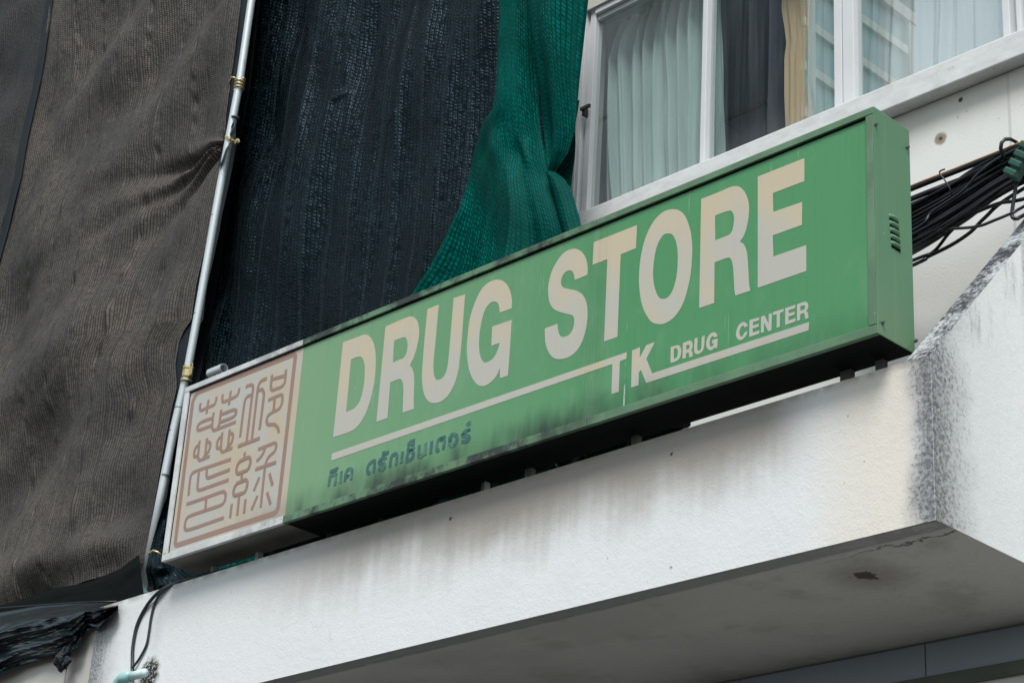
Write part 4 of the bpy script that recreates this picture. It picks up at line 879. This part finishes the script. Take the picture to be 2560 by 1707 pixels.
w2 = [(*r7(907, 1450), -.02), (*r7(950, 1395), -.012), (*r7(1000, 1300), -.012), (*r7(1020, 1200), -.012), (*r7(1033, 1110), -.012), (*r7(1060, 1010), -.012), (*r7(1110, 930), -.02), (*r7(1180, 888), .0), (*r7(1300, 850), .06), (*r7(1600, 760), .07)]
for wv_, r_, lb in ((w1, .0115, 'outer of the two black cables bowing down the white canopy to the teal pipe'), (w2, .008, 'inner thinner cable bowing down the white canopy beside the other')):
    pts = smooth3(pxpath(wv_, 0)); mb = MB(); mb.tube(pts, r_, 8); tag(mb.build('cable', MT['gcable'], smooth=True, origin=pts[0]), lb, 'cable', 'cables hanging on the canopy front')

# ------------------------------------------------------------------ telephone cable bundle, right
ck = lambda x, y: (2200+x/2.528, 340+y/2.528)
NB = 72
for i in range(NB):
    f = i/(NB-1); yl = 445+300*f+random.uniform(-14, 14); yr = 105+215*f**1.15+random.uniform(-14, 14)
    sag = random.uniform(-8, 12)+22*f; yd = 1.0+random.uniform(-.10, .12)
    p0 = (*ck(-420, yl+300), 1.40); p1_ = (*ck(195, yl), yd); p2_ = (*ck(520, yl*.48+yr*.52+sag), yd+random.uniform(-.05, .05)); p3 = (*ck(850, yr), yd); p4 = (*ck(1400, yr-220+random.uniform(-20, 20)), 1.05)
    pts = smooth3(pxpath([p0, p1_, p2_, p3, p4], 1), 7); mb = MB(); mb.tube(pts, random.choice((.005, .006, .007, .008, .010)), 7)
    tag(mb.build('cable', MT['cable'], smooth=True, origin=pts[0]), 'black cable in the dense bundle running right from behind the sign', 'cable', 'bundled telephone cables')
special = [
 ('thick black cable with an orange edge, straight along the top of the bundle', [(-420, 590, 1.4), (195, 335), (520, 207), (840, 80), (1400, -140)], .016, 'cable'),
 ('pair-like upper black cable just under the orange edged one', [(-420, 650, 1.4), (195, 400), (450, 300), (640, 225), (850, 95), (1400, -110)], .015, 'cable'),
 ('black cable crossing down from the bundle just below the orange edged one', [(-420, 690, 1.4), (195, 435), (400, 345), (560, 235), (700, 150), (850, 85), (1400, -120)], .011, 'cable'),
 ('grey cable arching high across the front of the bundle', [(-420, 860, 1.3), (200, 600, .9), (330, 480, .88), (520, 350, .87), (640, 220, .87), (830, 100, .9), (1400, -150)], .008, 'gcable'),
 ('grey cable sagging below the bundle and rising to the right', [(-420, 830, 1.4), (205, 650), (350, 597, .88), (600, 575, .86), (720, 535, .86), (850, 480, .88), (910, 445), (1400, 180)], .008, 'gcable'),
 ('lowest black cable curving up beneath the bundle', [(-420, 1090, 1.4), (213, 815), (300, 765), (450, 690), (570, 610), (660, 520), (830, 380), (1400, 60)], .010, 'cable'),
 ('second lowest black cable crossing beneath the bundle', [(-420, 1050, 1.4), (212, 785), (340, 730), (450, 600), (600, 480), (840, 330), (1400, 40)], .009, 'cable'),
 ('black cable dropping in a hook below the bundle', [(862, 290, .9), (850, 380, .88), (836, 470, .88), (838, 515, .88), (870, 522, .88), (915, 498, .9), (1300, 300)], .010, 'gcable'),
 ('thin black cable leaving the bundle low and level to the right', [(-420, 960, 1.4), (205, 680), (300, 640), (480, 540), (740, 430, .9), (910, 398, .9), (1400, 250)], .010, 'cable'),
 ('fine curled grey wire standing up from the bundle', [(452, 375, .9), (440, 330, .88), (410, 280, .87), (378, 240, .87), (382, 222, .87), (410, 210, .87)], .0045, 'gcable'),
]
for lb, pts_, r_, m in special:
    pts = smooth3(pxpath([(*ck(p[0], p[1]), p[2] if len(p) > 2 else .93) for p in pts_], .93), 7); mb = MB(); mb.tube(pts, r_, 7)
    if 'thick black' in lb: mb.tube([p+Vector((0, -.006, .0125)) for p in pts], .0055, 6, mi=1)
    tag(mb.build('cable', [MT[m], MT['orange']], smooth=True, origin=pts[0]), lb, 'cable', 'telephone cables beside the sign')
c = P(2556, 405, .86); gc = thing('cable_splice', c, 'ribbed dark green plastic splice clamp on the cable bundle', 'clamp')
mb = MB(); ax = (P(2562, 378, .86)-P(2532, 428, .86)).normalized(); sdv = ax.cross(Vector((0, 1, 0))).normalized()
def obox(mb, c, a_, b_, d_, ha, hb, hd):
    k = len(mb.v); 
    for sa in (-1, 1):
        for sb in (-1, 1):
            for s3 in (-1, 1): mb.v.append(c+a_*ha*sa+b_*hb*sb+d_*hd*s3)
    for q in ((0,1,3,2),(4,6,7,5),(0,4,5,1),(2,3,7,6),(0,2,6,4),(1,5,7,3)): mb.f.append([k+i for i in q]); mb.mi.append(0)
obox(mb, c, ax, sdv, Vector((0, 1, 0)), .10, .032, .03); mb.build('clamp_body', MT['clampg'], gc, bevel=.01)
mb = MB()
for k in range(4): obox(mb, c+ax*(-.075+.05*k)+Vector((0, -.03, 0)), ax, sdv, Vector((0, 1, 0)), .018, .040, .02)
mb.build('rib', MT['clampg'], gc, bevel=.008)
mb = MB(); c2 = P(2530, 380, .95)
mb.tube([c2+Vector((.02*math.sin(a_*.5), .10*math.cos(a_*.5), .055*math.sin(a_*.5))) for a_ in range(14)], .010, 6); tag(mb.build('cable_tie', MT['gcable'], smooth=True, origin=c2), 'dark tie looped round the bundle beside the green splice clamp', 'cable tie')
